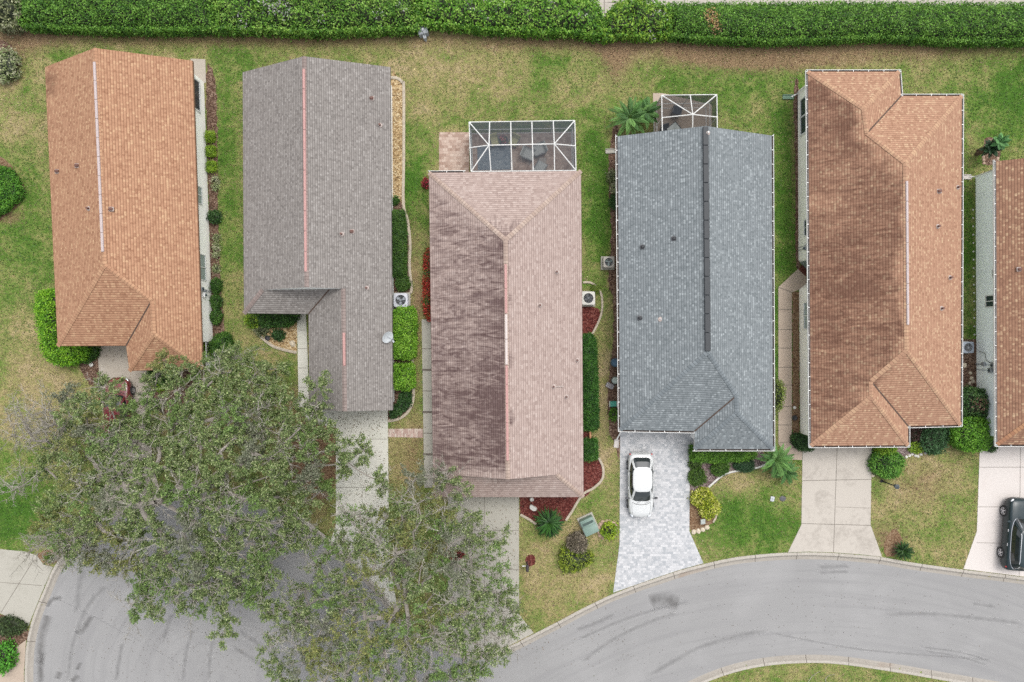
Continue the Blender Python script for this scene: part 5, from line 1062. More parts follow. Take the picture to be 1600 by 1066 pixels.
def vehicle(name, label, cat, loc, rot, body, cab, belt, roofz, col, trim, wheels_x, wr, rails=False, cladding=None, tw=.2):
    """body: stations (x, half width, z low, z deck) front to rear; cab: (front base x, rear base x, base half w, front top x, rear top x, top half w)"""
    o = thing(name, label, cat, (loc[0], loc[1], 0)); T = Matrix.Translation((loc[0], loc[1], 0)) @ Matrix.Rotation(rot, 4, 'Z')
    st = smooth_path(body, 3); rings = []
    for x, w_, zl, zd in st:
        half = [(w_ * .9, zl), (w_ * .985, zl + .16), (w_, zl + (zd - zl) * .5), (w_ * .985, zd - .14), (w_ * .93, zd - .05), (w_ * .8, zd), (w_ * .4, zd + .028), (0, zd + .036)]
        rings.append([(x, y, z) for y, z in half] + [(x, -y, z) for y, z in half[-2::-1]])
    n = len(rings[0]); mb = MB(); vs = [T @ Vector(p) for r_ in rings for p in r_]
    fs = []; mi = []
    for i in range(len(rings) - 1):
        for k in range(n - 1):
            fs.append((i * n + k, (i + 1) * n + k, (i + 1) * n + k + 1, i * n + k + 1)); mi.append(1 if cladding and k in (0, n - 2) else 0)
    fs.append(tuple(range(n))); mi.append(0); fs.append(tuple(range((len(rings) - 1) * n, len(rings) * n))[::-1]); mi.append(0)
    b = mesh_obj('body', vs, fs, [col, cladding or col], o, midx=mi, smooth=True)
    bmm = bmesh.new(); bmm.from_mesh(b.data); bmesh.ops.recalc_face_normals(bmm, faces=bmm.faces[:]); bmm.to_mesh(b.data); bmm.free(); b.data.set_sharp_from_angle(angle=math.radians(50))
    # cabin
    fb, rb_, bw, ft, rt_, tw_ = cab; N = 40
    def ring(x0, x1, hw, z, p=.42, dx=0.0):
        out = []
        for k in range(N):
            a = 2 * math.pi * (k + .5) / N; c, s_ = math.cos(a), math.sin(a); X_ = math.copysign(abs(c) ** p, c); Y_ = math.copysign(abs(s_) ** p, s_)
            xx = (x0 + x1) / 2 + (x0 - x1) / 2 * X_; yy = hw * Y_ * (1 - .1 * abs(X_) ** 3); out.append(Vector((xx, yy, z + .03 * (1 - abs(Y_)) * 0)))
        return out
    mxx = lambda a, c, t: a + (c - a) * t
    RB = ring(fb, rb_, bw, belt - .06); RM = ring(mxx(fb, ft, .55), mxx(rb_, rt_, .5), mxx(bw, tw_, .42), mxx(belt, roofz, .55)); RT = ring(ft, rt_, tw_, roofz - .05)
    groups = {'windshield': MB(), 'rear_window': MB(), 'side_window': [MB(), MB()]}
    for A_, B_ in ((RB, RM), (RM, RT)):
        for k in range(N):
            j = (k + 1) % N; q = [A_[k], A_[j], B_[j], B_[k]]; nn = (q[1] - q[0]).cross(q[3] - q[0]).normalized(); hx, hy = nn.x, nn.y
            g = groups['windshield'] if hx > abs(hy) * .9 else groups['rear_window'] if -hx > abs(hy) * .9 else groups['side_window'][0 if hy > 0 else 1]
            g.add([T @ v for v in q], [(0, 1, 2, 3)])
    for nm in ('windshield', 'rear_window'): groups[nm].build(nm, M['glass'], o, smooth=False)
    for g in groups['side_window']: g.build('side_window', M['glass'], o)
    # roof skin
    vs = []; R1_ = [v + Vector((0, 0, -.012)) for v in RT]; cx = (ft + rt_) / 2
    lay = [[v * 1.0 + Vector(((v.x - cx) * .015, v.y * .02, 0)) for v in R1_]] + [[Vector((cx + (v.x - cx) * f_, v.y * f_, roofz - .05 + dz)) for v in RT] for f_, dz in ((.96, .02), (.85, .038), (.6, .05), (.3, .055))]
    for L_ in lay: vs += [T @ v for v in L_]
    vs.append(T @ Vector((cx, 0, roofz + .006))); fs = [(i * N + k, i * N + (k + 1) % N, (i + 1) * N + (k + 1) % N, (i + 1) * N + k) for i in range(4) for k in range(N)] + [(4 * N + k, 4 * N + (k + 1) % N, 5 * N) for k in range(N)]
    mesh_obj('roof', vs, fs, col, o, smooth=True)
    pl = MB()
    def pillar(ks, w0, mt_):
        quad_ = {}
        for k in ks: quad_.setdefault((math.cos(ang(k)) > 0, math.sin(ang(k)) > 0) if w0 > .04 else k, []).append(k)
        for kk in quad_.values():
            pl = MB()
            for k in kk[:1] if len(kk) == 1 else kk: pl.tube([T @ (RB[k] * 1.003), T @ (RM[k] * 1.003 + Vector((0, 0, .004))), T @ (RT[k] + Vector((0, 0, .005)))], [w0, w0 * .85, w0 * .8], 6)
            pl.build('pillar', mt_, o, smooth=True)
    ang = lambda k: 2 * math.pi * (k + .5) / N
    corner = [k for k in range(N) if abs(abs(math.cos(ang(k))) - abs(math.sin(ang(k)))) < .16]
    pillar(corner, .05, col); pillar([N // 4, N - N // 4 - 1], .03, M['black'])
    if trim is not None:
        for sg in (1, -1):
            ks = [k for k in range(N) if math.sin(ang(k)) * sg > .3]; ks.sort(key=lambda k: RB[k].x)
            lo = [T @ (RB[k] * 1.006 + Vector((0, 0, .07))) for k in ks]; hi = [T @ (RT[k] * 1.004 - Vector((0, 0, .05))) for k in ks][::-1]
            t_ = MB(); t_.tube(lo + [T @ (RM[ks[-1]] * 1.006)] + hi + [T @ (RM[ks[0]] * 1.006), lo[0]], .018, 4); t_.build('window_trim', M['chrome'], o)
    if rails:
        for sg in (1, -1):
            t_ = MB(); t_.tube([T @ Vector((x, sg * tw_ * .93, z)) for x, z in ((ft - .25, roofz), (ft - .4, roofz + .06), (rt_ + .4, roofz + .06), (rt_ + .2, roofz))], .022, 6); t_.build('roof_rail', M['chrome'], o, smooth=True)
    hw = max(s_[1] for s_ in body)
    for x in wheels_x:
        for sg in (1, -1):
            R90 = T @ Matrix.Translation((x, sg * (hw - tw / 2 + .035), wr)) @ Matrix.Rotation(-sg * math.pi / 2, 4, 'X')
            w_ = MB(); w_.lathe((0, 0, 0), [(wr * .6, -tw / 2), (wr * .9, -tw / 2), (wr, -tw * .35), (wr, tw * .35), (wr * .93, tw / 2), (wr * .68, tw / 2), (wr * .64, tw * .3)], 28, M=R90); wo = w_.build('wheel', M['tyre'], o, smooth=True)
            r_ = MB(); r_.lathe((0, 0, 0), [(wr * .66, tw * .28), (wr * .66, tw * .46), (wr * .58, tw * .44), (wr * .56, tw * .3)], 28, M=R90)
            for q in range(5):
                a = q * 2 * math.pi / 5; r_.box((0, 0, 0), (wr * .52, wr * .17, .03), M=R90 @ Matrix.Rotation(a, 4, 'Z') @ Matrix.Translation((wr * .32, 0, tw * .43)))
            r_.lathe((0, 0, 0), [(wr * .15, tw * .35), (wr * .14, tw * .5)], 12, M=R90); r_.build('rim', M['rim'], wo)
    for sg in (1, -1):
        m_ = MB(); mx_ = T @ Matrix.Translation((fb - .32, sg * (hw + .13), belt + .02)) @ Matrix.Rotation(sg * .25, 4, 'Z'); m_.box((0, 0, 0), (.14, .24, .16), M=mx_, bev=.04); m_.tube([T @ Vector((fb - .3, sg * (hw - .1), belt)), T @ Vector((fb - .32, sg * (hw + .06), belt + .02))], .025, 6, 1)
        m_.build('side_mirror', [col if name != 'sedan' else M['dark'], M['black']], o, smooth=True)
        f0, f1 = body[1], body[2]; h_ = MB(); h_.box((0, 0, 0), (.26, .14, .08), M=T @ Matrix.Translation(((f0[0] + f1[0]) / 2 + .03, sg * body[3][1] * .8, body[2][3] - .07)) @ Matrix.Translation((-.12, 0, 0)) @ Matrix.Rotation(-sg * .65, 4, 'Z'), bev=.04); h_.build('headlight', M['lamp'], o, smooth=True)
        r0, r1 = body[-2], body[-3]; h_ = MB(); h_.box((0, 0, 0), (.1, .26, .12), M=T @ Matrix.Translation((r1[0] - .06, sg * r1[1] * .9, r1[3] - .2)) @ Matrix.Rotation(sg * .5, 4, 'Z'), bev=.04); h_.build('tail_light', M['red_lamp'], o, smooth=True)
        for x in (fb - 1.0, fb - 2.0):
            d_ = MB(); d_.box((0, 0, 0), (.2, .04, .035), M=T @ Matrix.Translation((x, sg * (hw + .004), belt - .12)), bev=.01); d_.build('door_handle', col if trim is None else M['chrome'], o)
    # panel gaps drawn as real dark grooves on the deck
    g_ = MB(); tl = [T @ Vector((x, y, z)) for x, y, z in ((rb_ + .1, hw * .86, belt - .1), (body[-3][0] + .02, hw * .8, body[-3][3] - .02), (body[-2][0] + .03, hw * .5, body[-2][3] + .035), (body[-2][0], 0, body[-2][3] + .045), (body[-2][0] + .03, -hw * .5, body[-2][3] + .035), (body[-3][0] + .02, -hw * .8, body[-3][3] - .02), (rb_ + .1, -hw * .86, belt - .1))]; gt_ = MB(); gt_.tube(tl, .016, 4); gt_.build('panel_gap', M['black'], o); hood = [T @ Vector((x, y, z)) for x, y, z in ((fb - .02, hw * .72, belt - .035), (fb + .12, hw * .45, belt - .005), (fb + .16, 0, belt + .004), (fb + .12, -hw * .45, belt - .005), (fb - .02, -hw * .72, belt - .035))]
    g_.tube(hood, .012, 4)
    for sg in (1, -1):
        q_ = [(s_[0], sg * s_[1] * .78, s_[3] + .004) for s_ in body if fb - .1 < s_[0] < body[0][0] - .08]
        gg_ = MB(); gg_.tube([hood[0 if sg > 0 else -1]] + [T @ Vector(v) for v in sorted(q_, key=lambda v: v[0])], .01, 4); gg_.build('panel_gap', M['black'], o)
    g_.build('panel_gap', M['black'], o)
    for y0 in (-.35, .25):
        w_ = MB(); w_.tube([T @ Vector((fb + .06, y0, belt + .04)), T @ Vector((fb - .22, y0 + .42, belt + .04 + (roofz - belt) * .34))], .009, 4); w_.build('wiper', M['black'], o)
    return settle(o)
SED = [(2.36, .26, .34, .5), (2.31, .46, .3, .6), (2.22, .63, .25, .68), (2.02, .78, .2, .78), (1.55, .875, .19, .86), (1.0, .895, .18, .93), (.3, .9, .18, .95), (-.6, .905, .18, .96), (-1.3, .9, .19, .98), (-1.8, .87, .2, .99), (-2.12, .8, .25, .93), (-2.26, .68, .3, .82), (-2.33, .5, .36, .62)]
c_ = P(1000.5, 757, .5); vehicle('sedan', 'white sedan with dark glass parked on the silver paver driveway', 'car', (c_.x, c_.y), math.radians(-90), SED, (1.2, -2.14, .84, .36, -1.4, .68), .95, 1.44, paint('white_paint', (.46, .47, .465, 1)), None, (1.4, -1.35), .32)
c_ = P(186, 641, .5); vehicle('hatchback', 'maroon car half hidden under the oak leaves on a driveway', 'car', (c_.x, c_.y), math.radians(90), SED, (1.2, -2.1, .8, .35, -1.55, .62), .95, 1.5, paint('maroon_paint', (.13, .018, .02, 1), .25), None, (1.4, -1.35), .32)
SUVS = [(2.6, .45, .42, .72), (2.55, .66, .4, .84), (2.46, .8, .32, .95), (2.2, .92, .28, 1.04), (1.7, .97, .26, 1.1), (1.2, .98, .25, 1.13), (.4, .985, .25, 1.14), (-.8, .985, .25, 1.15), (-1.7, .975, .26, 1.16), (-2.2, .95, .28, 1.15), (-2.45, .88, .33, 1.08), (-2.55, .78, .4, .9)]
c_ = P(1588.5, 834, .5); vehicle('suv', 'black sport utility vehicle with silver window trim, cut by the right edge', 'car', (c_.x, c_.y), math.radians(86), SUVS, (1.3, -2.42, .86, .55, -2.05, .66), 1.14, 1.76, paint('black_paint', (.003, .014, .018, 1), .35, .1), True, (1.55, -1.45), .39, rails=True, cladding=plain('grey_cladding', (.07, .06, .058, 1), .7), tw=.25)
# ---------------------------------------------------------------- equipment and yard things
def ac_unit(label, px, py, size, rot, casing, fan, blades=3, h=.8, pad=1.2):
    p = P(px, py, h); w_ = size / S * (H - h) / H; o = thing('air_conditioner', label, 'air conditioner', (p.x, p.y, 0), 'air conditioners beside the houses'); T = Matrix.Translation((p.x, p.y, 0)) @ Matrix.Rotation(rot, 4, 'Z')
    mb = MB(); mb.box((0, 0, 0), (w_ * pad, w_ * pad, .1), M=T @ Matrix.Translation((0, 0, .05))); mb.build('pad', M['conc_grey'], o)
    mb = MB(); hw = w_ / 2
    for sx, sy, ax in ((1, 0, 0), (-1, 0, 0), (0, 1, 1), (0, -1, 1)): mb.box((0, 0, 0), (.03 if not ax else w_ * .9, w_ * .9 if not ax else .03, h - .16), M=T @ Matrix.Translation((sx * hw * .93, sy * hw * .93, h / 2 + .03)))
    # louvres
    for k in range(8):
        z = .16 + k * (h - .25) / 8
        for sx, sy, ax in ((1, 0, 0), (-1, 0, 0), (0, 1, 1), (0, -1, 1)): mb.box((0, 0, 0), (.02 if not ax else w_ * .86, w_ * .86 if not ax else .02, .03), M=T @ Matrix.Translation((sx * hw * .96, sy * hw * .96, z)))
    mb.build('casing', casing, o)
    # lid with a round opening
    n = 32; R_ = hw * .76; vs = []; out = []
    for k in range(n):
        a = 2 * math.pi * k / n; c, s_ = math.cos(a), math.sin(a); q = .22; X_ = math.copysign(abs(c) ** q, c); Y_ = math.copysign(abs(s_) ** q, s_); out.append((X_ * hw * 1.0, Y_ * hw * 1.0))
    for r_, z in ((0, h - .06), (0, h)): vs += [T @ Vector((x, y, z)) for x, y in out]
    vs += [T @ Vector((R_ * math.cos(2 * math.pi * k / n), R_ * math.sin(2 * math.pi * k / n), h + .02)) for k in range(n)]; vs += [T @ Vector((R_ * math.cos(2 * math.pi * k / n), R_ * math.sin(2 * math.pi * k / n), h - .12)) for k in range(n)]
    vs += [T @ Vector((0, 0, h - .3))] ; fs = [(j * n + k, j * n + (k + 1) % n, (j + 1) * n + (k + 1) % n, (j + 1) * n + k) for j in range(3) for k in range(n)]; fs2 = [(3 * n + k, 3 * n + (k + 1) % n, 4 * n) for k in range(n)]
    mesh_obj('lid', vs, fs + fs2, [casing, M['black']], o, midx=[0] * len(fs) + [1] * len(fs2))
    mb = MB()
    for b_ in range(blades):
        a0 = 2 * math.pi * b_ / blades + .4; v = [(.12, -.25), (.55, -.42), (.92, -.2), (.95, .3), (.6, .42), (.15, .3)]; v = [(r_ * R_ * math.cos(a0 + t), r_ * R_ * math.sin(a0 + t), h - .1 + .05 * t) for r_, t in v]
        mb.add([T @ Vector(q) for q in v], [tuple(range(6))])
    mb.lathe((0, 0, 0), [(R_ * .2, h - .14), (R_ * .18, h - .05)], 14, M=T); mb.build('fan', fan, o)
    mb = MB()
    for r_ in (.35, .6, .85): mb.tube([T @ Vector((R_ * r_ * math.cos(2 * math.pi * k / 24), R_ * r_ * math.sin(2 * math.pi * k / 24), h + .02)) for k in range(25)], .006, 4, cap=False)
    for k in range(6): a = math.pi * k / 6; mb.tube([T @ Vector((R_ * math.cos(a), R_ * math.sin(a), h + .022)), T @ Vector((-R_ * math.cos(a), -R_ * math.sin(a), h + .022))], .006, 4)
    mb.build('fan_guard', M['grey_metal'], o); return settle(o)
wcas = plain('white_enamel', K(216, 218, 226), .5, vary=.06); gcas = plain('beige_grey_enamel', K(186, 180, 170), .5, vary=.1)
ac_unit('white rounded air conditioner beside the grey brown house', 626, 469, 21.5, 0, wcas, plain('grey_fan', K(190, 196, 206), .5), 3)
ac_unit('white air conditioner with black fan blades beside the pinkish house', 919.5, 466, 20.5, 0, plain('cream_enamel', K(222, 220, 212), .5), M['black'], 4)
ac_unit('beige air conditioner on a wide pad left of the blue grey house', 951.5, 409.5, 17, 0, gcas, plain('green_grey_fan', K(150, 176, 168), .5), 3, pad=1.25)
ac_unit('grey blue air conditioner between the two right hand houses', 1513, 543, 17.5, 0, plain('grey_blue_enamel', K(150, 160, 172), .5), M['black'], 3, pad=1.15)
def simple(name, label, cat, parts, base, group=None):
    """parts: (part name, MB, material(s), smooth, list of sub-parts)"""
    o = thing(name, label, cat, base, group)
    for pn, mb, mt, sm in parts: mb.build(pn, mt, o, smooth=sm)
    return settle(o)
# satellite dish on the eave
o = thing('satellite_dish', 'pale satellite dish on the right eave of the grey brown roof', 'satellite dish', tuple(P(612, 531, 2.8))); c0 = P(605.5, 527, 3.25); nrm = Vector((.55, -.38, .8)).normalized(); Mx = nrm.to_track_quat('Z', 'Y').to_matrix().to_4x4(); Mx.translation = c0
mb = MB(); n = 28; prof = [(0.001, -.07), (.15, -.06), (.3, -.025), (.42, .03), (.43, .03), (.42, .015), (.3, -.045), (.1, -.085)]
mb.lathe((0, 0, 0), prof, n, M=Mx @ Matrix.Diagonal((1, .86, 1, 1))); mb.build('reflector', plain('dish_grey', K(214, 220, 222), .5, vary=.05), o, smooth=True)
mb = MB(); e = c0 + nrm * .45 + Vector((.2, -.12, -.1)); mb.tube([c0 + Vector((.1, -.3, -.1)), c0 + Vector((.28, -.3, .05)), e], .022, 6); mb.box(e, (.1, .18, .09), .6); mb.build('arm', M['grey_metal'], o)
mb = MB(); q = P(613.5, 530, 2.7); mb.tube([q, q + Vector((0, 0, .35)), c0 - nrm * .09], .03, 8); mb.box(q + Vector((.02, 0, -.05)), (.06, .18, .24)); mb.build('mast', M['grey_metal'], o); settle(o)
# green utility transformer
p = P(921, 823, .85); T = Matrix.Translation((p.x, p.y, 0)) @ Matrix.Rotation(math.radians(25), 4, 'Z'); gm = plain('green_enamel', K(136, 162, 150), .55, vary=.08)
m1 = MB(); m1.box((0, 0, 0), (1.2, 1.35, .12), M=T @ Matrix.Translation((0, 0, .06))); m2 = MB(); m2.box((0, 0, 0), (1.0, 1.12, .72), M=T @ Matrix.Translation((0, 0, .47)), bev=.05)
m2.box((0, 0, 0), (1.04, .62, .04), M=T @ Matrix.Translation((0, -.27, .85)), bev=.02); m3 = MB(); m3.box((0, 0, 0), (.82, .17, .02), M=T @ Matrix.Translation((0, .26, .845))); m4 = MB(); m4.box((0, 0, 0), (.05, .04, .2), M=T @ Matrix.Translation((.2, -.58, .5)))
simple('utility_box', 'green electrical transformer box with a dark vent slot on the lawn', 'utility box', [('pad', m1, M['conc_grey'], False), ('casing', m2, gm, True), ('vent', m3, plain('dark_green_vent', K(72, 92, 86), .6), False), ('handle', m4, M['dark'], False)], (p.x, p.y, 0))
p = P(660, 46, .6); T = Matrix.Translation((p.x, p.y, 0)) @ Matrix.Rotation(math.radians(14), 4, 'Z'); gy = plain('weathered_grey_box', K(188, 194, 198), .6, vary=.15)
m1 = MB(); m1.box((0, 0, 0), (.72, .62, .62), M=T @ Matrix.Translation((0, 0, .31)), bev=.05); m1.box((0, 0, 0), (.24, .34, .45), M=T @ Matrix.Translation((.02, -.42, .23)), bev=.04); m2 = MB(); m2.lathe((0, 0, 0), [(.17, .62), (.17, .7), (.1, .74)], 14, M=T @ Matrix.Translation((-.02, .02, 0)))
m2.tube([T @ Vector((0, 0, .7)), T @ Vector((.05, -.3, .66)), T @ Vector((.05, -.68, .1))], .04, 8)
simple('utility_box', 'small grey utility box with a pipe at the edge of the back hedge', 'utility box', [('casing', m1, gy, True), ('pipe', m2, M['grey_metal'], True)], (p.x, p.y, 0))
# bins and tubs left of the blue grey house
p = P(962, 567, .8); m1 = MB(); m1.lathe((p.x, p.y, 0), [(.27, 0), (.31, .3), (.31, .6), (.27, .8), (.25, .82), (.24, .74), (.02, .73)], 22); simple('barrel', 'round blue rain barrel under the left gutter of the blue grey house', 'barrel', [('drum', m1, plain('blue_plastic', K(84, 116, 142), .5), True)], (p.x, p.y, 0))
p = P(961.5, 594.5, .6); m1 = MB(); m1.lathe((p.x, p.y, 0), [(.2, 0), (.25, .55), (.28, .56), (.28, .6)], 22); m2 = MB(); m2.lathe((p.x, p.y, 0), [(.24, .6), (.22, .64), (.02, .66)], 22)
simple('bin', 'round grey bin with a pale lid beside the blue barrel', 'bin', [('tub', m1, plain('grey_green_plastic', K(110, 122, 116), .6), True), ('lid', m2, plain('pale_lid', K(182, 194, 186), .5), True)], (p.x, p.y, 0))
p = P(953.5, 603, .35); T = Matrix.Translation((p.x, p.y, 0)) @ Matrix.Rotation(math.radians(-25), 4, 'Z'); m1 = MB(); m1.box((0, 0, 0), (.56, .36, .3), M=T @ Matrix.Translation((0, 0, .15)), bev=.05); m2 = MB(); m2.box((0, 0, 0), (.42, .24, .02), M=T @ Matrix.Translation((0, 0, .305))); m2.box((0, 0, 0), (.5, .03, .04), M=T @ Matrix.Translation((0, .16, .31)))
simple('storage_tub', 'grey rectangular tub lying askew by the round grey bin', 'tub', [('tub', m1, plain('light_grey_plastic', K(196, 192, 194), .6), True), ('lid', m2, plain('tub_lid_grey', K(150, 146, 148), .6), False)], (p.x, p.y, 0))
p = P(958.5, 631.5, .4); m1 = MB(); m1.box((p.x, p.y, .2), (.5, .4, .4), 0.08, bev=.05); m2 = MB(); m2.box((p.x - .27, p.y, .36), (.06, .42, .06)); m2.box((p.x + .27, p.y, .36), (.06, .42, .06)); m3 = MB()
for k in range(3): m3.box((p.x - .12 + .12 * k, p.y, .41), (.03, .32, .02))
simple('hose_reel', 'teal hose box with pale ends by the left gutter', 'hose box', [('casing', m1, plain('teal_plastic', K(66, 160, 140), .5), True), ('bracket', m2, plain('pale_plastic', K(200, 204, 196), .6), False), ('rib', m3, plain('light_teal_plastic', K(96, 196, 172), .5), False)], (p.x, p.y, 0))
def splash(label, px, py, rot, col='conc_tan', ln=.6):
    p = P(px, py); T = Matrix.Translation((p.x, p.y, 0)) @ Matrix.Rotation(rot, 4, 'Z'); m = MB(); m.box((0, 0, 0), (ln, .34, .05), M=T @ Matrix.Translation((0, 0, .03))); m.box((0, 0, 0), (ln, .04, .1), M=T @ Matrix.Translation((0, .15, .06))); m.box((0, 0, 0), (ln, .04, .1), M=T @ Matrix.Translation((0, -.15, .06))); m.box((0, 0, 0), (.04, .3, .1), M=T @ Matrix.Translation((ln / 2 - .02, 0, .06)))
    o = m.build('splash_block', M[col]); tag(o, label, 'splash block', 'splash blocks under the downspouts'); return o
splash('pale splash block near the wide feathery palm', 953, 236.5, .05, 'conc_grey', .65); splash('pale splash block at the left side of the paver driveway top', 963, 693, 1.45, 'conc_white'); splash('pale splash block at the top corner of the pale blue house', 1511, 277, 0, 'conc_white', .5)
M['greenplastic'] = plain('grey_green_mat', K(112, 146, 122), .7); splash('grey green splash block beside the golden tan house', 1231, 152, 0, 'greenplastic', .8)
# lamp post
b_ = P(1377.5, 751.5); m1 = MB(); m1.tube([b_, b_ + Vector((0, 0, 1.75))], [.055, .04], 10); m1.lathe(b_, [(.12, 0), (.12, .06), (.06, .12)], 12); m2 = MB(); m2.lathe(b_ + Vector((0, 0, 1.72)), [(.09, 0), (.14, .06), (.17, .3), (.19, .32), (.05, .42), (.02, .48)], 6)
m3 = MB(); m3.lathe(b_ + Vector((0, 0, 1.72)), [(.1, .05), (.13, .28)], 6)
simple('lamp_post', 'black lamp post standing on the lawn beside the rounded bush', 'lamp post', [('post', m1, M['black'], True), ('lantern', m2, plain('dark_grey_lantern', K(96, 104, 108), .4), False), ('glass', m3, M['lamp'], False)], tuple(b_))
# mailbox
b_ = P(823.5, 878); m1 = MB(); m1.box((b_.x, b_.y, .5), (.1, .1, 1.0)); m1.box((b_.x, b_.y - .1, .95), (.08, .45, .08)); m2 = MB(); m2.box((b_.x, b_.y - .12, 1.09), (.2, .5, .2), bev=.06); m3 = MB(); m3.box((b_.x - .22, b_.y + .02, 1.0), (.32, .05, .05))
simple('mailbox', 'dark mailbox on a post near the lower concrete driveway', 'mailbox', [('post', m1, plain('dark_purple_wood', K(84, 66, 72), .7), False), ('box', m2, plain('dark_mailbox', K(62, 54, 60), .5), True), ('bracket', m3, M['white'], False)], tuple(b_))
fill('planting_bed', [ell(829, 876, 8, 9, 10)], .014, M['red_mulch'], kind='stuff')
# ornaments
def rock(label, name, px, py, r_, flat=.6, mat='stone', cat='stone', group=None, seed=0, h=None):
    rg_ = random.Random(seed + int(px * 7 + py)); p = P(px, py); bm = bmesh.new(); bmesh.ops.create_icosphere(bm, subdivisions=2, radius=1)
    for v in bm.verts:
        f_ = 1 + rg_.uniform(-.14, .14); v.co = Vector((v.co.x * r_ * f_ * 1.15, v.co.y * r_ * f_, max(-.2, v.co.z) * r_ * flat * f_))
    a = rg_.uniform(0, 3); bmesh.ops.rotate(bm, verts=bm.verts, cent=(0, 0, 0), matrix=Matrix.Rotation(a, 3, 'Z')); me = bpy.data.meshes.new(name); bm.to_mesh(me); bm.free(); me.materials.append(M[mat]); o = bpy.data.objects.new(name, me); C.objects.link(o); o.location = (p.x, p.y, 0.02); tag(o, label, cat, group); return o
M['white_stone'] = plain('white_stone', K(238, 236, 228), .8, vary=.08, scale=8); M['pinkstone'] = plain('pinkish_stone', K(206, 176, 156), .9, vary=.2, scale=8, bump=.3)
q = P(833.5, 793); T = Matrix.Translation(q) @ Matrix.Rotation(math.radians(-28), 4, 'Z') @ Matrix.Rotation(math.radians(18), 4, 'X'); m1 = MB(); m1.prism([(-.26, -.06), (-.2, -.15), (.1, -.2), (.25, -.1), (.27, .04), (.2, .12), (-.22, .15), (-.3, .08)], 0, .14); m1.v = [tuple(T @ Vector(v)) for v in m1.v]
o = m1.build('address_stone', M['white_stone']); tag(o, 'flat white stone lying on red mulch above the round sago', 'garden stone')
q = P(831, 781, .3); m1 = MB(); m1.lathe((q.x, q.y, 0), [(.1, 0), (.13, .2), (.15, .22), (.12, .26), (.02, .2)], 14); o = m1.build('flower_pot', M['white_stone']); tag(o, 'small white pot under the lower eave of the pinkish roof', 'pot')
for k in range(15):
    a = 2 * math.pi * k / 15; rock('pinkish stone in the ring around the lime green shrub', 'ring_stone', 949 + 13.5 * math.cos(a), 828 + 13 * math.sin(a), .17, .7, 'pinkstone', 'stone', 'ring of stones around the lime shrub', k)
for k, (x, y) in enumerate(((1084, 831), (1091, 830), (1098, 827.5), (1104.5, 824))): rock('cream stone in the short arc at the bottom of the yellow bush bed', 'border_stone', x, y, .17, .6, 'stone', 'stone', 'arc of cream stones', k)
for k, (x, y) in enumerate(((1416, 714), (1421, 712), (1425, 710), (1430, 712), (1434, 713), (1439, 710), (1446, 708))): rock('small white stone along the purplish mulch edge', 'border_stone', x, y, .1, .6, 'white_stone', 'stone', 'white stones on the mulch edge', k)
rock('large flat tan boulder in the rock garden', 'boulder', 457, 537, .22, .6, 'stone', 'boulder'); rock('round cream stone at the corner of the concrete driveway', 'round_stone', 1363.5, 743, .13, .8, 'stone', 'stone')
rock('white rock in the mulch left of the maroon car', 'white_rock', 143, 570, .15, .6, 'white_stone', 'rock'); rock('round pale stepping stone between the right hand houses', 'stepping_stone', 1507, 571, .16, .4, 'stone', 'stone')
for k, (x, y) in enumerate(((1516, 583), (1518, 591), (1515, 599), (1519, 607), (1514, 612), (1520, 596))): rock('tan stone in the mulch strip below the grey blue air conditioner', 'mulch_stone', x, y, .12, .5, 'stone', 'stone', 'stones in the mulch strip', k)
for k in range(16): rock('tiny white stone edging the foot of the pale blue wall', 'edging_stone', 1520 + .15 * k, 328 + k * 13, .06, .5, 'white_stone', 'stone', 'tiny stones along the pale blue wall', k)
for k, (x, y) in enumerate(((1536, 245), (1536.5, 250), (1537, 255), (1559, 248), (1559.5, 253))): rock('pinkish brick edging the dark palm plot', 'edging_brick', x, y, .11, .5, 'pinkstone', 'stone', 'bricks around the palm plot', k)
q = P(1098, 815, .3); T = Matrix.Translation((q.x, q.y, 0)) @ Matrix.Rotation(.15, 4, 'Z'); m1 = MB(); m1.box((0, 0, 0), (.34, .44, .08), M=T @ Matrix.Translation((0, 0, .38)) @ Matrix.Rotation(.5, 4, 'X'), bev=.02); m2 = MB(); m2.box((0, 0, 0), (.06, .06, .36), M=T @ Matrix.Translation((0, .05, .18)))
simple('garden_sign', 'small tilted white plaque below the glowing yellow bush', 'plaque', [('plaque', m1, plain('grey_white_plaque', K(206, 212, 206), .6, vary=.2, scale=14), False), ('stake', m2, M['dark'], False)], (q.x, q.y, 0))
q = P(1206.5, 779.5); m1 = MB(); m1.box(q + Vector((0, 0, .05)), (.28, .36, .1), -.2, bev=.04); m2 = MB(); m2.box(q + Vector((0, 0, .105)), (.12, .17, .015), -.2); simple('valve_cover', 'small white water meter cover on the green lawn', 'meter cover', [('lid', m1, plain('white_cover', K(220, 224, 228), .6), True), ('plate', m2, M['grey_metal'], False)], tuple(q))
rock('dark grey round cover in the grass next to the white meter cover', 'drain_cover', 1223, 779, .2, .25, 'dark', 'cover')
q = P(1241, 637, .4); m1 = MB(); m1.tube([(q.x, q.y, 0), (q.x, q.y, .35)], .02, 6); m2 = MB(); m2.lathe((q.x, q.y, .33), [(.02, 0), (.1, .05), (.12, .12), (.09, .2), (.02, .23)], 14); simple('path_light', 'white ball light on a stake in the narrow side bed', 'garden light', [('stake', m1, M['dark'], False), ('globe', m2, M['white_stone'], True)], (q.x, q.y, 0))
q = P(1242, 653, .25); m1 = MB(); m1.lathe((q.x, q.y, 0), [(.13, 0), (.17, .22), (.19, .25), (.15, .25), (.02, .2)], 14); o = m1.build('flower_pot', M['black']); tag(o, 'dark pot below the white ball light', 'pot')
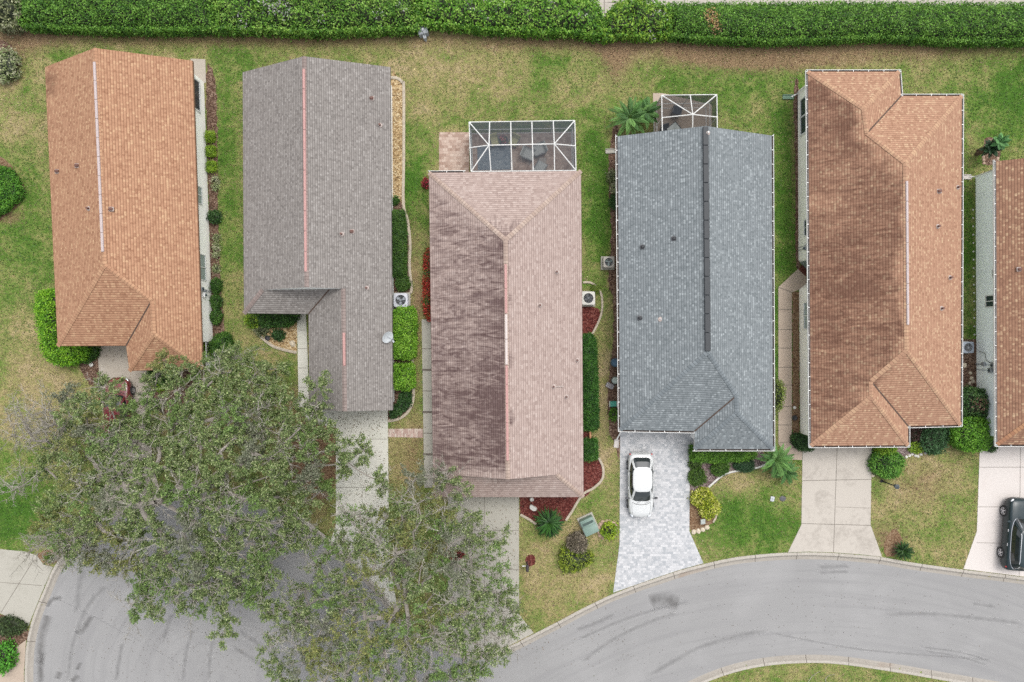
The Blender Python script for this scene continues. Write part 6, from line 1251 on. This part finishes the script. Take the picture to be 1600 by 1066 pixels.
q = P(418, 528, .15); m1 = MB(); m1.lathe((q.x, q.y, 0), [(.14, 0), (.17, .14), (.19, .16), (.15, .16), (.13, .06), (.02, .05)], 16); o = m1.build('flower_pot', M['black'], smooth=True); tag(o, 'small round dark pot in the rock garden', 'pot')
q0, d0 = P(1255.5, 423), Vector((1, -1, 0)).normalized(); m1 = MB(); m1.box(q0 + Vector((0, 0, .05)), (.75, .42, .02), -math.pi / 4 + .02); o = m1.build('doormat', plain('brown_doormat', K(112, 62, 50), .95, vary=.3, scale=20)); tag(o, 'rusty brown doormat at the angled side door', 'doormat')
q = P(922.5, 680, .3); m1 = MB(); m1.box((q.x, q.y, .27), (.12, .68, .08), .05); m1.box((q.x, q.y + .25, .12), (.08, .08, .24)); m1.box((q.x, q.y - .25, .12), (.08, .08, .24)); o = m1.build('timber_rail', plain('orange_timber', K(206, 150, 112), .8, vary=.15)); tag(o, 'short orange timber rail between two hedges of the pinkish house', 'timber rail')
# porch railing and chair of the first house
m1 = MB(); a, b_ = P(330.5, 535), P(331.5, 566)
for z in (.12, .95): m1.tube([a + Vector((0, 0, z)), b_ + Vector((0, 0, z))], .035, 4)
for k in range(13): q = a.lerp(b_, k / 12); m1.tube([q, q + Vector((0, 0, .95))], .05 if k in (0, 12) else .018, 4)
o = m1.build('porch_railing', M['white']); tag(o, 'white porch railing at the lower right of the farthest left house', 'railing')
q = P(327, 569, .4); m1 = MB(); m1.box((q.x, q.y, .42), (.5, .48, .05), bev=.02); m2 = MB(); m2.box((q.x, q.y + .25, .7), (.5, .05, .5)); m3 = MB()
for sx in (-.2, .2):
    for sy in (-.2, .2): m3.box((q.x + sx, q.y + sy, .2), (.04, .04, .4))
simple('garden_chair', 'white chair at the end of the porch railing', 'chair', [('seat', m1, M['white'], False), ('backrest', m2, M['white'], False), ('leg', m3, M['white'], False)], (q.x, q.y, 0))
# garden edgings
def edging(label, pts, wd=.13, mat='edging', ht=.1, name='garden_edging'):
    path = smooth_path([tuple(P(*p).xy) for p in pts], 5); a = offset_path(path, -wd / 2); b = offset_path(path, wd / 2); n = len(path); vs = []
    for (x1, y1), (x2, y2) in zip(a, b): vs += [(x1, y1, -.02), (x1, y1, ht * .8), ((x1 * 3 + x2) / 4, (y1 * 3 + y2) / 4, ht), ((x1 + x2 * 3) / 4, (y1 + y2 * 3) / 4, ht), (x2, y2, ht * .8), (x2, y2, -.02)]
    fs = [(i * 6 + k, i * 6 + 6 + k, i * 6 + 7 + k, i * 6 + k + 1) for i in range(n - 1) for k in range(5)] + [tuple(range(6)), tuple(range((n - 1) * 6, n * 6))[::-1]]
    o = mesh_obj(name, vs, fs, M[mat]); bm = bmesh.new(); bm.from_mesh(o.data); bmesh.ops.recalc_face_normals(bm, faces=bm.faces[:]); bm.to_mesh(o.data); bm.free(); tag(o, label, 'garden edging', 'garden edgings round the beds'); return o
edging('long pale edging curving down the right side of the grey brown house', [(611, 121.5), (621, 123), (628.5, 129), (631, 140), (631, 250), (630.5, 318), (637, 345), (641, 380), (640, 415), (643, 450), (641.5, 458)], .2)
edging('pale edging round the lime hedges down to the dark bush', [(644, 560), (646, 600), (645.5, 625), (638, 643), (624, 654), (606, 658)], .2)
edging('greyish edging along the bottom of the rock garden', [(397, 513), (408, 526), (425, 540), (445, 547), (464, 551)], .2)
edging('yellowish arc of edging around the air conditioner of the pinkish house', [(911, 441.5), (923, 442), (934, 450), (940, 463), (940.5, 485), (935, 503), (925, 523)], .15)
edging('pale edging sweeping round the lower right corner bed of the pinkish house', [(935, 715), (942, 730), (941, 748), (928, 762), (912, 771), (903, 783), (893, 800), (884, 813)], .17)
edging('short pale edging left of the round sago palm', [(813, 804), (826, 811), (838, 819)], .17)
edging('white edging curving under the purplish mulch', [(1107, 761), (1124, 746), (1140, 738), (1158, 735)], .13, 'white_stone'); edging('short white edging right of the blue green shrub', [(1172, 732.5), (1185, 730), (1198, 724)], .13, 'white_stone'); edging('short pale edging below the glowing yellow bush', [(1120, 798), (1118, 808), (1114, 816)], .13)
# lanai furniture
def lounger(label, px, py, rot, mat, ln=1.1, wd=.62, back=True, group='chairs in the screened lanai'):
    p = P(px, py, .4); T = Matrix.Translation((p.x, p.y, 0)) @ Matrix.Rotation(rot, 4, 'Z'); m1 = MB(); m1.box((0, 0, 0), (wd, wd, .1), M=T @ Matrix.Translation((0, 0, .42)), bev=.04); m2 = MB(); m2.box((0, 0, 0), (wd, .08, .5), M=T @ Matrix.Translation((0, wd / 2 + .05, .62)) @ Matrix.Rotation(-.3, 4, 'X'), bev=.02); m3 = MB()
    for sx in (-1, 1):
        for sy in (-1, 1): m3.box((0, 0, 0), (.05, .05, .38), M=T @ Matrix.Translation((sx * wd * .44, sy * wd * .44, .2)))
        m3.box((0, 0, 0), (.05, wd, .04), M=T @ Matrix.Translation((sx * wd * .5, 0, .6)))
    return simple('patio_chair', label, 'chair', [('seat', m1, mat, True), ('backrest', m2, mat, True), ('frame', m3, M['dark'], False)], (p.x, p.y, 0), group)
m_y = plain('straw_cushion', K(220, 214, 160), .9); m_g = plain('light_grey_cushion', K(206, 208, 204), .9); m_d = plain('dark_cushion', K(90, 96, 104), .9)
lounger('straw coloured chair left of the round planter in the lanai', 773, 221, .3, m_y); lounger('straw coloured chair right of the round planter in the lanai', 803, 221, -.5, m_y); lounger('pale grey chair in the middle of the screened lanai', 826, 241, 1.2, m_g, wd=.8); lounger('pale grey chair turned towards the table, right in the lanai', 842, 234, -1.2, m_g, wd=.8)
lounger('grey chair by the lower right of the lanai, near the roof', 845, 261, 2.6, m_g, wd=.75)
p = P(785, 219, .5); m1 = MB(); m1.lathe((p.x, p.y, 0), [(.25, 0), (.38, .4), (.4, .45), (.34, .45), (.02, .38)], 20); o = thing('planter', 'round dark planter with pink flowers in the lanai', 'planter', (p.x, p.y, 0)); m1.build('pot', M['black'], o, smooth=True)
rg_ = np.random.default_rng(4); pos = np.array([p.x, p.y, .55]) + rg_.normal(0, .11, (220, 3)); lv = leaf_arrays(pos, .12, .09, pick([K(226, 120, 130), K(240, 170, 160), K(96, 130, 70)], 220, rg_), .6, rg_); foliage_obj('flowers', [(*lv, 0)], [M['leaf']], o); settle(o)
p = P(848, 252, .45); m1 = MB(); m1.box((p.x, p.y, .44), (.5, .5, .04), 0, bev=.02); m2 = MB()
for sx in (-.2, .2):
    for sy in (-.2, .2): m2.box((p.x + sx, p.y + sy, .21), (.04, .04, .42))
simple('side_table', 'small square table between the pale chairs in the lanai', 'table', [('table_top', m1, plain('stone_top', K(170, 160, 150), .6), False), ('leg', m2, M['dark'], False)], (p.x, p.y, 0))
t = NT('blue_grey_rug', .95); n = t.noise(t.mapping(t.obj(), (1.5, 4, 1)), 2.2, 4, .7, 2.0); M['rug'] = t.col(t.ramp(n, [(.35, K(90, 110, 130)), (.5, K(150, 160, 168)), (.65, K(190, 196, 200))]))
a = P(772, 247); m1 = MB(); m1.box(a + Vector((0, 0, .05)), (2.4, 1.75, .02), .02); o = m1.build('rug', M['rug']); tag(o, 'blue grey patterned rug on the lanai floor', 'rug')
p = P(1040, 205, .4); lounger('dark armchair at the left of the black screened porch', 1040, 206, .3, m_d, group=None); lounger('dark armchair facing the door in the black screened porch', 1058, 172, 2.9, m_d, group=None)
p = P(1054, 203, .7); m1 = MB(); m1.box((p.x, p.y, .7), (.8, .8, .03), math.pi / 4.6); m3 = MB(); frame_pts = [Vector((p.x, p.y, .72)) + Matrix.Rotation(math.pi / 4.6, 3, 'Z') @ Vector(v) for v in ((-.42, -.42, 0), (.42, -.42, 0), (.42, .42, 0), (-.42, .42, 0), (-.42, -.42, 0))]; m3.tube(frame_pts, .035, 4)
for v in frame_pts[:4]: m3.tube([v, Vector((v.x, v.y, .04))], .025, 6)
simple('patio_table', 'square glass table with a dark frame in the black screened porch', 'table', [('table_top', m1, plain('grey_glass', K(150, 166, 160), .15), False), ('frame', m3, M['dark'], False)], (p.x, p.y, 0))
# litter: leaves on paving and lawn under the oaks, twigs on the grass
def scatter(name, n, boxes, z, pal, size, seed):
    rg_ = np.random.default_rng(seed); pos = []
    for cx, cy, rx, ry, f_ in boxes:
        m = int(n * f_); q = np.stack([cx + rg_.normal(0, rx, m), cy + rg_.normal(0, ry, m)], 1); k = (800 - 1e9 < q[:, 0]); pos += [[(a - 800) / S, -(b - 533) / S] for a, b in q[k]]
    pos = np.array(pos); hz = np.where(inside(pos[:, 0], pos[:, 1], hole), -.085, z); lv = leaf_arrays(np.column_stack([pos, hz]), size, size * .55, pick(pal, len(pos), rg_, .25), 3.0, rg_); o = foliage_obj(name, [(*lv, 0)], [M['leaf']]); o['kind'] = 'stuff'; return o
scatter('fallen_leaves', 2600, [(566, 800, 40, 90, .3), (560, 660, 40, 12, .07), (700, 900, 70, 80, .3), (300, 800, 130, 60, .2), (790, 850, 30, 70, .06), (860, 900, 40, 60, .03), (200, 620, 30, 60, .06)], .05, [K(104, 84, 58), K(140, 118, 78), K(96, 104, 64), K(124, 92, 64)], .1, 3)
scatter('fallen_leaves', 900, [(1300, 960, 160, 40, .25), (300, 1010, 120, 40, .5), (950, 1010, 60, 30, .15)], .05, [K(96, 86, 76), K(120, 104, 84)], .07, 5)
m1 = MB()
for pth in ([(1262, 1066), (1268, 1056), (1276, 1051), (1281, 1048)], [(1290, 1068), (1289, 1060), (1294, 1055), (1304, 1053)]):
    m1.tube([P(x, y) + Vector((0, 0, .05 + .03 * (i % 2))) for i, (x, y) in enumerate(pth)], [.02, .018, .014, .01], 5)
o = m1.build('fallen_branch', M['twig']); tag(o, 'pale bare twigs lying on the grass at the bottom kerb', 'fallen branch')

# short grass standing in the lawns: one mass nobody could count
rg_ = np.random.default_rng(77); n = 330000; tx = rg_.uniform(-39, 39, n); ty = rg_.uniform(-26.5, 24.5, n)
ok = ~inside(tx, ty, offset_path(top, 0) + offset_path(bot, 0) + [tuple(P(760, 1400))[:2], tuple(P(335, 1440))[:2]])
for poly in EXCL + [h.foot for h in (H1, H2, H3, H4, H5, H6)]:
    a_ = np.array(poly)[:, :2]; bb = (tx > a_[:, 0].min()) & (tx < a_[:, 0].max()) & (ty > a_[:, 1].min()) & (ty < a_[:, 1].max()) & ok
    k = np.where(bb)[0]; ok[k[inside(tx[k], ty[k], [tuple(q) for q in a_])]] = False
tx, ty = tx[ok], ty[ok]; gpx, gpy = 800 + tx * S, 533 - ty * S; gg = np.full(len(tx), .47); dd_ = np.zeros(len(tx))
for cx, cy, rx, ry, a_ in GB: gg += a_ * np.exp(-((gpx - cx) / rx) ** 2 - ((gpy - cy) / ry) ** 2)
for cx, cy, rx, ry, a_ in DB: dd_ += a_ * np.exp(-((gpx - cx) / rx) ** 2 - ((gpy - cy) / ry) ** 2)
e_ = gg + .16 * fbm(tx, ty, .5, 5) + .1 * fbm(tx, ty, 2.1, 6) + rg_.normal(0, .2, len(tx)); st_ = np.array([0, .25, .5, .76, 1.0]); pc = np.array([c[:3] for c in (K(206, 186, 146), K(184, 172, 120), K(155, 162, 98), K(116, 148, 66), K(86, 130, 46))])
cols = np.stack([np.interp(e_, st_, pc[:, i]) for i in range(3)], 1) * np.exp(rg_.normal(-.02, .24, len(tx)))[:, None]
dry = rg_.random(len(tx)) < np.clip(dd_ * 1.1 - .1, 0, .8); cols[dry] = pick([K(150, 116, 90), K(182, 150, 122), K(120, 90, 68), K(206, 180, 150)], int(dry.sum()), rg_, .15)
keep = rg_.random(len(tx)) > np.clip(dd_ * .5, 0, .5)
v_, f_, c_ = leaf_arrays(np.column_stack([tx, ty, np.full(len(tx), .03)])[keep], .13, .055, cols[keep], .35, rg_); v_[:, 2] = np.maximum(v_[:, 2], .004)
o = foliage_obj('grass', [(v_, f_, c_, 0)], [M['leaf']]); o['kind'] = 'stuff'
